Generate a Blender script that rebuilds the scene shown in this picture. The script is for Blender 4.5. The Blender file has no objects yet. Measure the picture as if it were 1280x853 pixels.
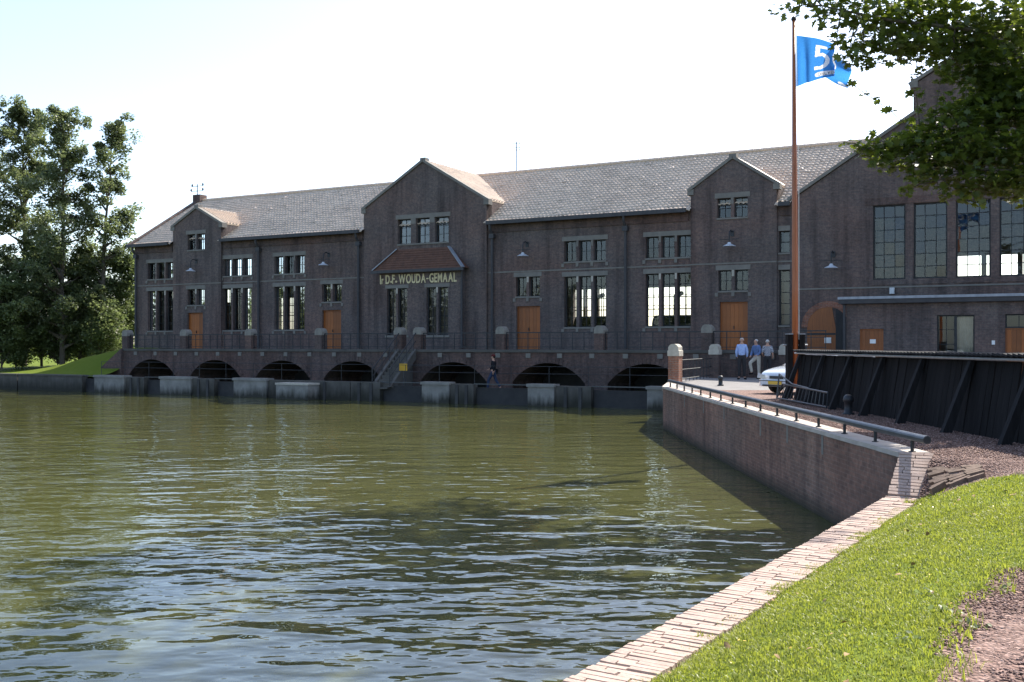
import bpy, bmesh, math, random
import numpy as np
from mathutils import Vector, Matrix

random.seed(7); rng = np.random.default_rng(7)
R = math.radians
scene = bpy.context.scene
col = scene.collection

# ------------------------------------------------------------------ camera, sky, sun, exposure
cam_data = bpy.data.cameras.new('camera')
cam = bpy.data.objects.new('camera', cam_data); col.objects.link(cam)
cam.location = (0, 0, 1.45); cam.rotation_euler = (R(90), 0, 0)
cam_data.sensor_width = 36; cam_data.sensor_fit = 'HORIZONTAL'
cam_data.lens = 36 * 1300 / 1280
cam_data.shift_y = 4.5 / 1280
cam_data.clip_start = 0.05; cam_data.clip_end = 4000
scene.camera = cam

SUN_AZ, SUN_EL = 44.0, 47.0            # azimuth from +Y towards +X
world = bpy.data.worlds.new('World'); scene.world = world; world.use_nodes = True
wn = world.node_tree; wn.nodes.clear()
sky = wn.nodes.new('ShaderNodeTexSky'); sky.sky_type = 'NISHITA'; sky.sun_disc = False
sky.sun_elevation = R(SUN_EL); sky.sun_rotation = R(SUN_AZ)
sky.air_density = 0.85; sky.dust_density = 1.5; sky.ozone_density = 0.4; sky.altitude = 0
bg = wn.nodes.new('ShaderNodeBackground'); bg.inputs[1].default_value = 0.15
wo = wn.nodes.new('ShaderNodeOutputWorld')
wn.links.new(sky.outputs[0], bg.inputs[0]); wn.links.new(bg.outputs[0], wo.inputs[0])

sd = bpy.data.lights.new('sun', 'SUN'); sd.energy = 4.1; sd.angle = R(0.53); sd.color = (1.0, 0.94, 0.84)
sun = bpy.data.objects.new('sun', sd); col.objects.link(sun)
sun_dir = Vector((math.sin(R(SUN_AZ)) * math.cos(R(SUN_EL)), math.cos(R(SUN_AZ)) * math.cos(R(SUN_EL)), math.sin(R(SUN_EL))))
sun.rotation_euler = sun_dir.to_track_quat('Z', 'Y').to_euler(); sun.location = (30, 20, 40)

vs = scene.view_settings
vs.view_transform = 'Standard'; vs.look = 'None'; vs.gamma = 1.0; vs.use_curve_mapping = False
vs.exposure = 1.28
scene.cycles.max_bounces = 8; scene.cycles.transparent_max_bounces = 16
scene.cycles.use_adaptive_sampling = True

# ------------------------------------------------------------------ frame of the building
TH = R(28.6); TS, TC = math.sin(TH), math.cos(TH)
def W(u, v, z=0.0):                      # u along the facade, v in front of it
    uu, D = u - 56.0, 49.5 - v
    return Vector((uu * TC + D * TS, -uu * TS + D * TC, z))
WATER = -1.42

# ------------------------------------------------------------------ materials
MATS = {}
def nodes_of(name):
    m = bpy.data.materials.new(name); m.use_nodes = True
    nt = m.node_tree; nt.nodes.clear()
    out = nt.nodes.new('ShaderNodeOutputMaterial')
    p = nt.nodes.new('ShaderNodeBsdfPrincipled')
    nt.links.new(p.outputs[0], out.inputs[0])
    MATS[name] = m
    return m, nt, p, out
def N(nt, t, **kw):
    n = nt.nodes.new(t)
    for k, v in kw.items(): setattr(n, k, v)
    return n
def ramp(nt, fac, stops):
    r = nt.nodes.new('ShaderNodeValToRGB')
    el = r.color_ramp.elements
    while len(el) < len(stops): el.new(0.5)
    for e, (p, c) in zip(el, stops):
        e.position = p; e.color = (*c, 1)
    nt.links.new(fac, r.inputs[0]); return r
def noise(nt, vec, scale, detail=4, rough=0.6):
    n = nt.nodes.new('ShaderNodeTexNoise'); n.inputs['Scale'].default_value = scale
    n.inputs['Detail'].default_value = detail; n.inputs['Roughness'].default_value = rough
    if vec is not None: nt.links.new(vec, n.inputs['Vector'])
    return n
def bump(nt, h, p, dist, strength=1.0):
    b = nt.nodes.new('ShaderNodeBump'); b.inputs['Distance'].default_value = dist; b.inputs['Strength'].default_value = strength
    nt.links.new(h, b.inputs['Height']); nt.links.new(b.outputs[0], p.inputs['Normal']); return b
def mixc(nt, fac, a, b, mode='MIX'):
    m = nt.nodes.new('ShaderNodeMix'); m.data_type = 'RGBA'; m.blend_type = mode
    for s, v in ((0, fac), (6, a), (7, b)):
        if hasattr(v, 'links') or isinstance(v, bpy.types.NodeSocket): nt.links.new(v, m.inputs[s])
        elif s == 0: m.inputs[0].default_value = v
        else: m.inputs[s].default_value = (*v, 1)
    return m.outputs[2]

def mat_plain(name, c1, c2, scale=3.0, rough=0.75, metal=0.0, bd=0.0, bscale=30, detail=6, spec=0.4, foot_dark=None):
    m, nt, p, o = nodes_of(name)
    tc = N(nt, 'ShaderNodeTexCoord')
    n = noise(nt, tc.outputs['Object'], scale, detail)
    r = ramp(nt, n.outputs[0], [(0.3, c1), (0.7, c2)])
    c_ = r.outputs[0]
    if foot_dark:  # blend to a dark olive tone towards the foot, with an uneven edge
        sp = N(nt, 'ShaderNodeSeparateXYZ'); nt.links.new(tc.outputs['Object'], sp.inputs[0])
        mp = N(nt, 'ShaderNodeMapping'); mp.inputs['Scale'].default_value = (3.5, 3.5, 0.5); nt.links.new(tc.outputs['Object'], mp.inputs[0])
        na_ = noise(nt, mp.outputs[0], 1.0, 5)
        ad = N(nt, 'ShaderNodeMath', operation='MULTIPLY_ADD'); ad.inputs[1].default_value = -1.0; nt.links.new(na_.outputs[0], ad.inputs[0]); nt.links.new(sp.outputs[2], ad.inputs[2])
        mr = N(nt, 'ShaderNodeMapRange'); mr.inputs[1].default_value = foot_dark[0]; mr.inputs[2].default_value = foot_dark[1]; mr.inputs[3].default_value = 0.92; mr.inputs[4].default_value = 0.0; nt.links.new(ad.outputs[0], mr.inputs[0])
        c_ = mixc(nt, mr.outputs[0], c_, (0.022, 0.021, 0.014))
    nt.links.new(c_, p.inputs['Base Color'])
    p.inputs['Roughness'].default_value = rough; p.inputs['Metallic'].default_value = metal
    p.inputs['Specular IOR Level'].default_value = spec
    if bd:
        n2 = noise(nt, tc.outputs['Object'], bscale, 5); bump(nt, n2.outputs[0], p, bd)
    return m
def mat_brick(name, c1, c2, mortar, bw=0.22, bh=0.068, ms=0.010, var=0.25, mixcoords=True, axis='XZ', damp=None):
    m, nt, p, o = nodes_of(name)
    tc = N(nt, 'ShaderNodeTexCoord'); sp = N(nt, 'ShaderNodeSeparateXYZ'); nt.links.new(tc.outputs['Object'], sp.inputs[0])
    ad = N(nt, 'ShaderNodeMath', operation='ADD'); nt.links.new(sp.outputs[0], ad.inputs[0]); nt.links.new(sp.outputs[1], ad.inputs[1])
    cb = N(nt, 'ShaderNodeCombineXYZ'); nt.links.new(ad.outputs[0], cb.inputs[0]); nt.links.new(sp.outputs[2], cb.inputs[1])
    b = N(nt, 'ShaderNodeTexBrick'); nt.links.new(cb.outputs[0], b.inputs['Vector'])
    b.inputs['Color1'].default_value = (*c1, 1); b.inputs['Color2'].default_value = (*c2, 1); b.inputs['Mortar'].default_value = (*mortar, 1)
    b.inputs['Scale'].default_value = 1; b.inputs['Mortar Size'].default_value = ms; b.inputs['Mortar Smooth'].default_value = 0.2
    b.inputs['Brick Width'].default_value = bw; b.inputs['Row Height'].default_value = bh; b.inputs['Bias'].default_value = 0.0
    n = noise(nt, tc.outputs['Object'], 0.55, 6, 0.65)
    r = ramp(nt, n.outputs[0], [(0.25, (1 - var,) * 3), (0.75, (1 + var,) * 3)])
    c = mixc(nt, 1.0, b.outputs[0], r.outputs[0], 'MULTIPLY')
    # vertical weather streaks and odd dark bricks
    mp = N(nt, 'ShaderNodeMapping'); mp.inputs['Scale'].default_value = (2.2, 2.2, 0.18); nt.links.new(tc.outputs['Object'], mp.inputs[0])
    n3 = noise(nt, mp.outputs[0], 1.0, 5, 0.6)
    r3 = ramp(nt, n3.outputs[0], [(0.32, (0.60, 0.60, 0.62)), (0.52, (1, 1, 1)), (0.75, (1.12, 1.1, 1.06))])
    c = mixc(nt, 1.0, c, r3.outputs[0], 'MULTIPLY')
    n5 = noise(nt, tc.outputs['Object'], 7.0, 5, 0.75)
    r5 = ramp(nt, n5.outputs[0], [(0.28, (0.62, 0.62, 0.64)), (0.5, (1, 1, 1)), (0.74, (1.5, 1.42, 1.36))])
    c = mixc(nt, 1.0, c, r5.outputs[0], 'MULTIPLY')
    n6 = noise(nt, tc.outputs['Object'], 0.22, 3, 0.5)
    r6 = ramp(nt, n6.outputs[0], [(0.42, (1, 1, 1)), (0.66, (1.14, 0.96, 0.90))])
    c = mixc(nt, 1.0, c, r6.outputs[0], 'MULTIPLY')
    if damp is not None:
        mr = N(nt, 'ShaderNodeMapRange'); mr.inputs[1].default_value = damp[0]; mr.inputs[2].default_value = damp[1]
        mr.inputs[3].default_value = 0.9; mr.inputs[4].default_value = 0.0
        nt.links.new(sp.outputs[2], mr.inputs[0])
        c = mixc(nt, mr.outputs[0], c, (0.035, 0.032, 0.02))
    nt.links.new(c, p.inputs['Base Color']); p.inputs['Roughness'].default_value = 0.85; p.inputs['Specular IOR Level'].default_value = 0.25
    bump(nt, b.outputs[1], p, -0.006)
    return m

mat_brick('brick_dark', (0.138, 0.102, 0.092), (0.100, 0.081, 0.079), (0.128, 0.117, 0.108), var=0.24)
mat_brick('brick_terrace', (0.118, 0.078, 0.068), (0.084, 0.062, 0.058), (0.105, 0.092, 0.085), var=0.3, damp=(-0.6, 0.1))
mat_brick('brick_quay', (0.215, 0.128, 0.098), (0.150, 0.096, 0.078), (0.195, 0.142, 0.115), ms=0.009, var=0.40, damp=(0.02, 0.34))
mat_brick('brick_red', (0.30, 0.125, 0.075), (0.22, 0.10, 0.07), (0.25, 0.2, 0.16), var=0.25)
mat_plain('stone_light', (0.36, 0.33, 0.275), (0.50, 0.455, 0.38), 4, 0.85, bd=0.004)
mat_plain('stone_lintel', (0.15, 0.14, 0.125), (0.21, 0.195, 0.17), 3, 0.85, bd=0.004)
mat_plain('cap_stone', (0.17, 0.158, 0.138), (0.26, 0.243, 0.21), 4, 0.85, bd=0.004)
mat_plain('coping_stone', (0.34, 0.29, 0.25), (0.50, 0.44, 0.38), 2.5, 0.85, bd=0.003)
mat_plain('concrete', (0.065, 0.060, 0.053), (0.115, 0.106, 0.094), 1.4, 0.85, bd=0.006)
mat_plain('concrete_mid', (0.062, 0.058, 0.050), (0.115, 0.106, 0.094), 1.8, 0.85, bd=0.006, foot_dark=(-0.35, 0.35))  # mid-tone concrete, darker towards its foot
mat_plain('concrete_pale', (0.17, 0.162, 0.145), (0.27, 0.258, 0.235), 1.8, 0.85, bd=0.006, foot_dark=(-0.40, 0.05))
mat_plain('concrete_dark', (0.035, 0.034, 0.033), (0.07, 0.067, 0.064), 1.4, 0.85, bd=0.006)
mat_plain('gate_steel_and_shade', (0.02, 0.02, 0.022), (0.04, 0.038, 0.038), 2, 0.7)  # sluice gate steel, reused as painted shade in the arches and gateway
mat_plain('interior', (0.10, 0.09, 0.08), (0.15, 0.135, 0.115), 1, 0.9)
mat_plain('frame_dark', (0.018, 0.02, 0.022), (0.03, 0.033, 0.036), 5, 0.6)
mat_plain('metal_dark', (0.012, 0.014, 0.017), (0.03, 0.033, 0.038), 5, 0.5)
mat_plain('metal_grey', (0.045, 0.05, 0.056), (0.085, 0.09, 0.098), 6, 0.38, metal=0.3)
mat_plain('galvanised', (0.30, 0.32, 0.34), (0.45, 0.47, 0.48), 9, 0.45, metal=0.6)
mat_plain('zinc', (0.22, 0.24, 0.27), (0.34, 0.36, 0.40), 4, 0.5, metal=0.3)
mat_plain('gutter', (0.035, 0.035, 0.04), (0.06, 0.058, 0.06), 3, 0.6)
mat_plain('enamel', (0.45, 0.47, 0.50), (0.6, 0.62, 0.65), 5, 0.3)
mat_plain('red_tile', (0.085, 0.040, 0.026), (0.150, 0.070, 0.042), 3.5, 0.7, bd=0.02, bscale=9)
mat_plain('gold', (0.56, 0.46, 0.25), (0.68, 0.58, 0.34), 8, 0.4)
mat_plain('sign_yellow', (0.55, 0.30, 0.02), (0.62, 0.36, 0.03), 4, 0.5)
mat_plain('white_paint', (0.72, 0.72, 0.70), (0.8, 0.8, 0.78), 4, 0.5)
mat_plain('rubber', (0.012, 0.012, 0.012), (0.022, 0.022, 0.022), 6, 0.8)
mat_plain('bark', (0.055, 0.045, 0.035), (0.12, 0.10, 0.075), 6, 0.9, bd=0.02, bscale=20)
mat_plain('kerb_brick_a', (0.33, 0.235, 0.188), (0.45, 0.335, 0.275), 14, 0.85, bd=0.004, bscale=60)
mat_plain('kerb_brick_b', (0.35, 0.255, 0.205), (0.47, 0.36, 0.30), 14, 0.85, bd=0.004, bscale=60)
mat_plain('kerb_brick_c', (0.30, 0.215, 0.175), (0.44, 0.335, 0.28), 14, 0.85, bd=0.004, bscale=60)
mat_plain('mortar', (0.27, 0.205, 0.165), (0.37, 0.295, 0.245), 20, 0.95)
mat_plain('mossy_brick', (0.10, 0.070, 0.050), (0.23, 0.155, 0.115), 12, 0.9, bd=0.005)
mat_plain('paving', (0.16, 0.15, 0.145), (0.23, 0.215, 0.205), 2.0, 0.9, bd=0.006, bscale=14)
mat_plain('dry_leaf', (0.20, 0.12, 0.05), (0.34, 0.22, 0.09), 30, 0.8)
mat_plain('engine', (0.02, 0.025, 0.022), (0.04, 0.045, 0.04), 3, 0.4)

def mat_wood(name, c1, c2, stretch=(6, 6, 0.5), rough=0.5, scale=4):
    m, nt, p, o = nodes_of(name)
    tc = N(nt, 'ShaderNodeTexCoord'); mp = N(nt, 'ShaderNodeMapping'); mp.inputs['Scale'].default_value = stretch
    nt.links.new(tc.outputs['Object'], mp.inputs[0])
    n = noise(nt, mp.outputs[0], scale, 7, 0.65)
    oi = N(nt, 'ShaderNodeObjectInfo')
    r = ramp(nt, n.outputs[0], [(0.3, c1), (0.7, c2)])
    mr = N(nt, 'ShaderNodeMapRange'); mr.inputs[3].default_value = 0.75; mr.inputs[4].default_value = 1.25
    nt.links.new(oi.outputs['Random'], mr.inputs[0])
    c = mixc(nt, 1.0, r.outputs[0], mr.outputs[0], 'MULTIPLY')
    nt.links.new(c, p.inputs['Base Color']); p.inputs['Roughness'].default_value = rough; p.inputs['Specular IOR Level'].default_value = 0.5 if rough < 0.6 else 0.15
    bump(nt, n.outputs[0], p, 0.006); return m
mat_wood('door_wood', (0.21, 0.058, 0.008), (0.33, 0.098, 0.015), rough=0.5)
mat_wood('pole_wood', (0.20, 0.058, 0.022), (0.36, 0.11, 0.035), (9, 9, 0.4), 0.35)
mat_wood('tarred_wood', (0.006, 0.0055, 0.006), (0.016, 0.0145, 0.0145), (5, 5, 0.6), 0.9)
mat_wood('tarred_post', (0.012, 0.012, 0.013), (0.028, 0.027, 0.029), (5, 5, 0.6), 0.85)

def mat_tile():
    m, nt, p, o = nodes_of('pantile')
    tc = N(nt, 'ShaderNodeTexCoord')
    n1 = noise(nt, tc.outputs['Object'], 0.6, 6, 0.6); n2 = noise(nt, tc.outputs['Object'], 9, 3, 0.6)
    r1 = ramp(nt, n1.outputs[0], [(0.3, (0.47, 0.36, 0.26)), (0.7, (0.62, 0.49, 0.365))])
    r2 = ramp(nt, n2.outputs[0], [(0.3, (0.8, 0.8, 0.8)), (0.7, (1.15, 1.12, 1.1))])
    n3 = noise(nt, tc.outputs['Object'], 2.3, 6, 0.75); r3 = ramp(nt, n3.outputs[0], [(0.34, (0.70, 0.70, 0.66)), (0.48, (1, 1, 1)), (0.72, (1.15, 1.1, 1.02))])
    c = mixc(nt, 1.0, mixc(nt, 1.0, r1.outputs[0], r2.outputs[0], 'MULTIPLY'), r3.outputs[0], 'MULTIPLY')
    nt.links.new(c, p.inputs['Base Color'])
    p.inputs['Roughness'].default_value = 0.42; p.inputs['Specular IOR Level'].default_value = 1.0
mat_tile()

def mat_glass():
    m, nt, p, o = nodes_of('glass'); nt.nodes.remove(p)
    g = N(nt, 'ShaderNodeBsdfGlossy'); g.inputs['Roughness'].default_value = 0.015; g.inputs['Color'].default_value = (0.9, 0.95, 1, 1)
    t = N(nt, 'ShaderNodeBsdfTransparent'); t.inputs['Color'].default_value = (0.90, 0.93, 0.92, 1)
    f = N(nt, 'ShaderNodeFresnel'); f.inputs['IOR'].default_value = 1.5
    mu = N(nt, 'ShaderNodeMath', operation='MULTIPLY_ADD'); mu.inputs[1].default_value = 1.15; mu.inputs[2].default_value = 0.0
    nt.links.new(f.outputs[0], mu.inputs[0])
    mx = N(nt, 'ShaderNodeMixShader'); nt.links.new(mu.outputs[0], mx.inputs[0]); nt.links.new(t.outputs[0], mx.inputs[1]); nt.links.new(g.outputs[0], mx.inputs[2])
    nt.links.new(mx.outputs[0], o.inputs[0])
mat_glass()

def mat_water():
    m, nt, p, o = nodes_of('water')
    tc = N(nt, 'ShaderNodeTexCoord')
    n0 = noise(nt, tc.outputs['Object'], 0.12, 3, 0.5)
    r = ramp(nt, n0.outputs[0], [(0.3, (0.060, 0.062, 0.019)), (0.7, (0.078, 0.080, 0.027))])
    nt.links.new(r.outputs[0], p.inputs['Base Color'])
    p.inputs['Roughness'].default_value = 0.0; p.inputs['IOR'].default_value = 1.36; p.inputs['Specular IOR Level'].default_value = 0.6
    hs = []
    for sc, amp, rot, ani in ((0.7, 0.22, 10, 0.42), (1.7, 0.34, -9, 0.48), (3.6, 0.17, 14, 0.55), (7.5, 0.060, -22, 0.65), (16, 0.010, 10, 0.7)):
        mp = N(nt, 'ShaderNodeMapping'); mp.inputs['Scale'].default_value = (sc * ani, sc, sc); mp.inputs['Rotation'].default_value = (0, 0, R(rot))
        nt.links.new(tc.outputs['Object'], mp.inputs[0])
        n = noise(nt, mp.outputs[0], 1.0, 0.0, 0.5); n.inputs['Distortion'].default_value = 0.5
        mu = N(nt, 'ShaderNodeMath', operation='MULTIPLY'); mu.inputs[1].default_value = amp; nt.links.new(n.outputs[0], mu.inputs[0]); hs.append(mu.outputs[0])
    a = hs[0]
    for h in hs[1:]:
        ad = N(nt, 'ShaderNodeMath', operation='ADD'); nt.links.new(a, ad.inputs[0]); nt.links.new(h, ad.inputs[1]); a = ad.outputs[0]
    # calmer and rougher patches of wind
    n9 = noise(nt, tc.outputs['Object'], 0.16, 2, 0.5)
    mr = N(nt, 'ShaderNodeMapRange'); mr.inputs[1].default_value = 0.3; mr.inputs[2].default_value = 0.7; mr.inputs[3].default_value = 0.35; mr.inputs[4].default_value = 1.3
    nt.links.new(n9.outputs[0], mr.inputs[0])
    b = bump(nt, a, p, 0.138); nt.links.new(mr.outputs[0], b.inputs['Strength'])
mat_water()

def mat_leaf(name, c1, c2, trans=(0.2, 0.3, 0.03), tf=0.35, scale=1.5, rough=0.45, spec=0.4):
    m, nt, p, o = nodes_of(name)
    at = N(nt, 'ShaderNodeAttribute'); at.attribute_name = 'shade'
    tc = N(nt, 'ShaderNodeTexCoord')
    n = noise(nt, tc.outputs['Object'], scale, 3)
    ad = N(nt, 'ShaderNodeMath', operation='MULTIPLY_ADD'); ad.inputs[1].default_value = 0.5
    nt.links.new(n.outputs[0], ad.inputs[0])
    hf = N(nt, 'ShaderNodeMath', operation='MULTIPLY'); hf.inputs[1].default_value = 0.5; nt.links.new(at.outputs['Fac'], hf.inputs[0])
    nt.links.new(hf.outputs[0], ad.inputs[2])
    r = ramp(nt, ad.outputs[0], [(0.25, c1), (0.75, c2)])
    nt.links.new(r.outputs[0], p.inputs['Base Color']); p.inputs['Roughness'].default_value = rough; p.inputs['Specular IOR Level'].default_value = spec
    t = N(nt, 'ShaderNodeBsdfTranslucent'); nt.links.new(mixc(nt, 0.5, r.outputs[0], trans), t.inputs['Color'])
    mx = N(nt, 'ShaderNodeMixShader'); mx.inputs[0].default_value = tf
    nt.links.new(p.outputs[0], mx.inputs[1]); nt.links.new(t.outputs[0], mx.inputs[2]); nt.links.new(mx.outputs[0], o.inputs[0])
    return m
mat_leaf('maple_leaf', (0.032, 0.050, 0.012), (0.068, 0.095, 0.022), (0.36, 0.46, 0.04), 0.40)
mat_leaf('poplar_leaf', (0.085, 0.115, 0.052), (0.200, 0.225, 0.125), (0.26, 0.32, 0.11), 0.50, 0.5, 0.4, 0.6)
mat_leaf('bush_leaf', (0.095, 0.130, 0.055), (0.205, 0.240, 0.115), (0.27, 0.34, 0.10), 0.50, 0.5)
mat_leaf('grass_blade', (0.150, 0.185, 0.020), (0.300, 0.310, 0.055), (0.42, 0.48, 0.05), 0.48, 1.2)
mat_leaf('grass_ground', (0.100, 0.135, 0.015), (0.185, 0.205, 0.034), (0.1, 0.2, 0.02), 0.0, 3.0, 0.9, 0.1)

def mat_gravel(name, cs, scale):
    m, nt, p, o = nodes_of(name)
    tc = N(nt, 'ShaderNodeTexCoord'); v = N(nt, 'ShaderNodeTexVoronoi'); v.inputs['Scale'].default_value = scale
    nt.links.new(tc.outputs['Object'], v.inputs['Vector'])
    sp = N(nt, 'ShaderNodeSeparateXYZ'); nt.links.new(v.outputs['Color'], sp.inputs[0])
    r = ramp(nt, sp.outputs[0], [(0.1, cs[0]), (0.5, cs[1]), (0.9, cs[2])])
    n = noise(nt, tc.outputs['Object'], 0.8, 5)
    r2 = ramp(nt, n.outputs[0], [(0.3, (0.75, 0.75, 0.75)), (0.7, (1.15, 1.15, 1.15))])
    nt.links.new(mixc(nt, 1.0, r.outputs[0], r2.outputs[0], 'MULTIPLY'), p.inputs['Base Color']); p.inputs['Roughness'].default_value = 0.9
    bump(nt, v.outputs['Distance'], p, -0.02); return m
mat_gravel('gravel', ((0.105, 0.056, 0.042), (0.18, 0.100, 0.076), (0.28, 0.18, 0.147)), 38)
def mat_stone():
    m, nt, p, o = nodes_of('gravel_stone')
    at = N(nt, 'ShaderNodeAttribute'); at.attribute_name = 'shade'
    r = ramp(nt, at.outputs['Fac'], [(0.0, (0.085, 0.048, 0.038)), (0.5, (0.190, 0.105, 0.080)), (1.0, (0.35, 0.24, 0.20))])
    nt.links.new(r.outputs[0], p.inputs['Base Color']); p.inputs['Roughness'].default_value = 0.85
mat_stone()

def mat_cloth(name, c, check=None):
    m, nt, p, o = nodes_of(name)
    tc = N(nt, 'ShaderNodeTexCoord')
    n = noise(nt, tc.outputs['Object'], 12, 4)
    r = ramp(nt, n.outputs[0], [(0.3, tuple(x * 0.85 for x in c)), (0.7, tuple(min(1, x * 1.1) for x in c))])
    cc = r.outputs[0]
    if check:
        ch = N(nt, 'ShaderNodeTexChecker'); ch.inputs['Scale'].default_value = 24; nt.links.new(tc.outputs['Object'], ch.inputs[0])
        cc = mixc(nt, ch.outputs['Fac'], cc, check)
    nt.links.new(cc, p.inputs['Base Color']); p.inputs['Roughness'].default_value = 0.85; p.inputs['Specular IOR Level'].default_value = 0.2
for n_, c_ in dict(skin=(0.50, 0.29, 0.21), shirt_blue=(0.36, 0.47, 0.75), trouser_dark=(0.035, 0.033, 0.035), trouser_cream=(0.58, 0.52, 0.44), shirt_mid=(0.13, 0.20, 0.38),
                   shirt_black=(0.012, 0.012, 0.015), jeans=(0.03, 0.045, 0.085), hair_grey=(0.5, 0.48, 0.45), hair_dark=(0.02, 0.015, 0.012), shoe=(0.015, 0.013, 0.012), bag=(0.012, 0.012, 0.014), cap_red=(0.10, 0.02, 0.02)).items():
    mat_cloth(n_, c_)
mat_cloth('shirt_check', (0.55, 0.55, 0.58), (0.05, 0.06, 0.10))

def mat_paint(name, c, rough=0.25, coat=1.0):
    m, nt, p, o = nodes_of(name)
    tc = N(nt, 'ShaderNodeTexCoord'); n = noise(nt, tc.outputs['Object'], 6, 4)
    r = ramp(nt, n.outputs[0], [(0.3, tuple(x * 0.94 for x in c)), (0.7, c)]); nt.links.new(r.outputs[0], p.inputs['Base Color'])
    p.inputs['Roughness'].default_value = rough; p.inputs['Coat Weight'].default_value = coat; p.inputs['Coat Roughness'].default_value = 0.05
mat_paint('car_white', (0.62, 0.66, 0.72)); mat_paint('car_trim', (0.02, 0.02, 0.022), 0.5, 0.0)
mat_paint('lamp_glass', (0.55, 0.58, 0.6), 0.1); mat_paint('chrome', (0.6, 0.6, 0.62), 0.15); mat_paint('plate_yellow', (0.65, 0.42, 0.05), 0.4, 0)
mat_paint('car_glass', (0.015, 0.018, 0.02), 0.05)
def mat_flag():
    m, nt, p, o = nodes_of('flag_blue')
    tc = N(nt, 'ShaderNodeTexCoord'); n = noise(nt, tc.outputs['Object'], 30, 2)
    r = ramp(nt, n.outputs[0], [(0.3, (0.035, 0.21, 0.56)), (0.7, (0.05, 0.25, 0.63))]); nt.links.new(r.outputs[0], p.inputs['Base Color']); p.inputs['Roughness'].default_value = 0.8
    t = N(nt, 'ShaderNodeBsdfTranslucent'); nt.links.new(r.outputs[0], t.inputs['Color'])
    mx = N(nt, 'ShaderNodeMixShader'); mx.inputs[0].default_value = 0.6; nt.links.new(p.outputs[0], mx.inputs[1]); nt.links.new(t.outputs[0], mx.inputs[2]); nt.links.new(mx.outputs[0], o.inputs[0])
    m, nt, p, o = nodes_of('flag_white')
    n = noise(nt, None, 30, 2); r = ramp(nt, n.outputs[0], [(0.3, (0.78, 0.8, 0.82)), (0.7, (0.82, 0.83, 0.85))]); nt.links.new(r.outputs[0], p.inputs['Base Color'])
    t = N(nt, 'ShaderNodeBsdfTranslucent'); nt.links.new(r.outputs[0], t.inputs['Color'])
    mx = N(nt, 'ShaderNodeMixShader'); mx.inputs[0].default_value = 0.6; nt.links.new(p.outputs[0], mx.inputs[1]); nt.links.new(t.outputs[0], mx.inputs[2]); nt.links.new(mx.outputs[0], o.inputs[0])
mat_flag()

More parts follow.
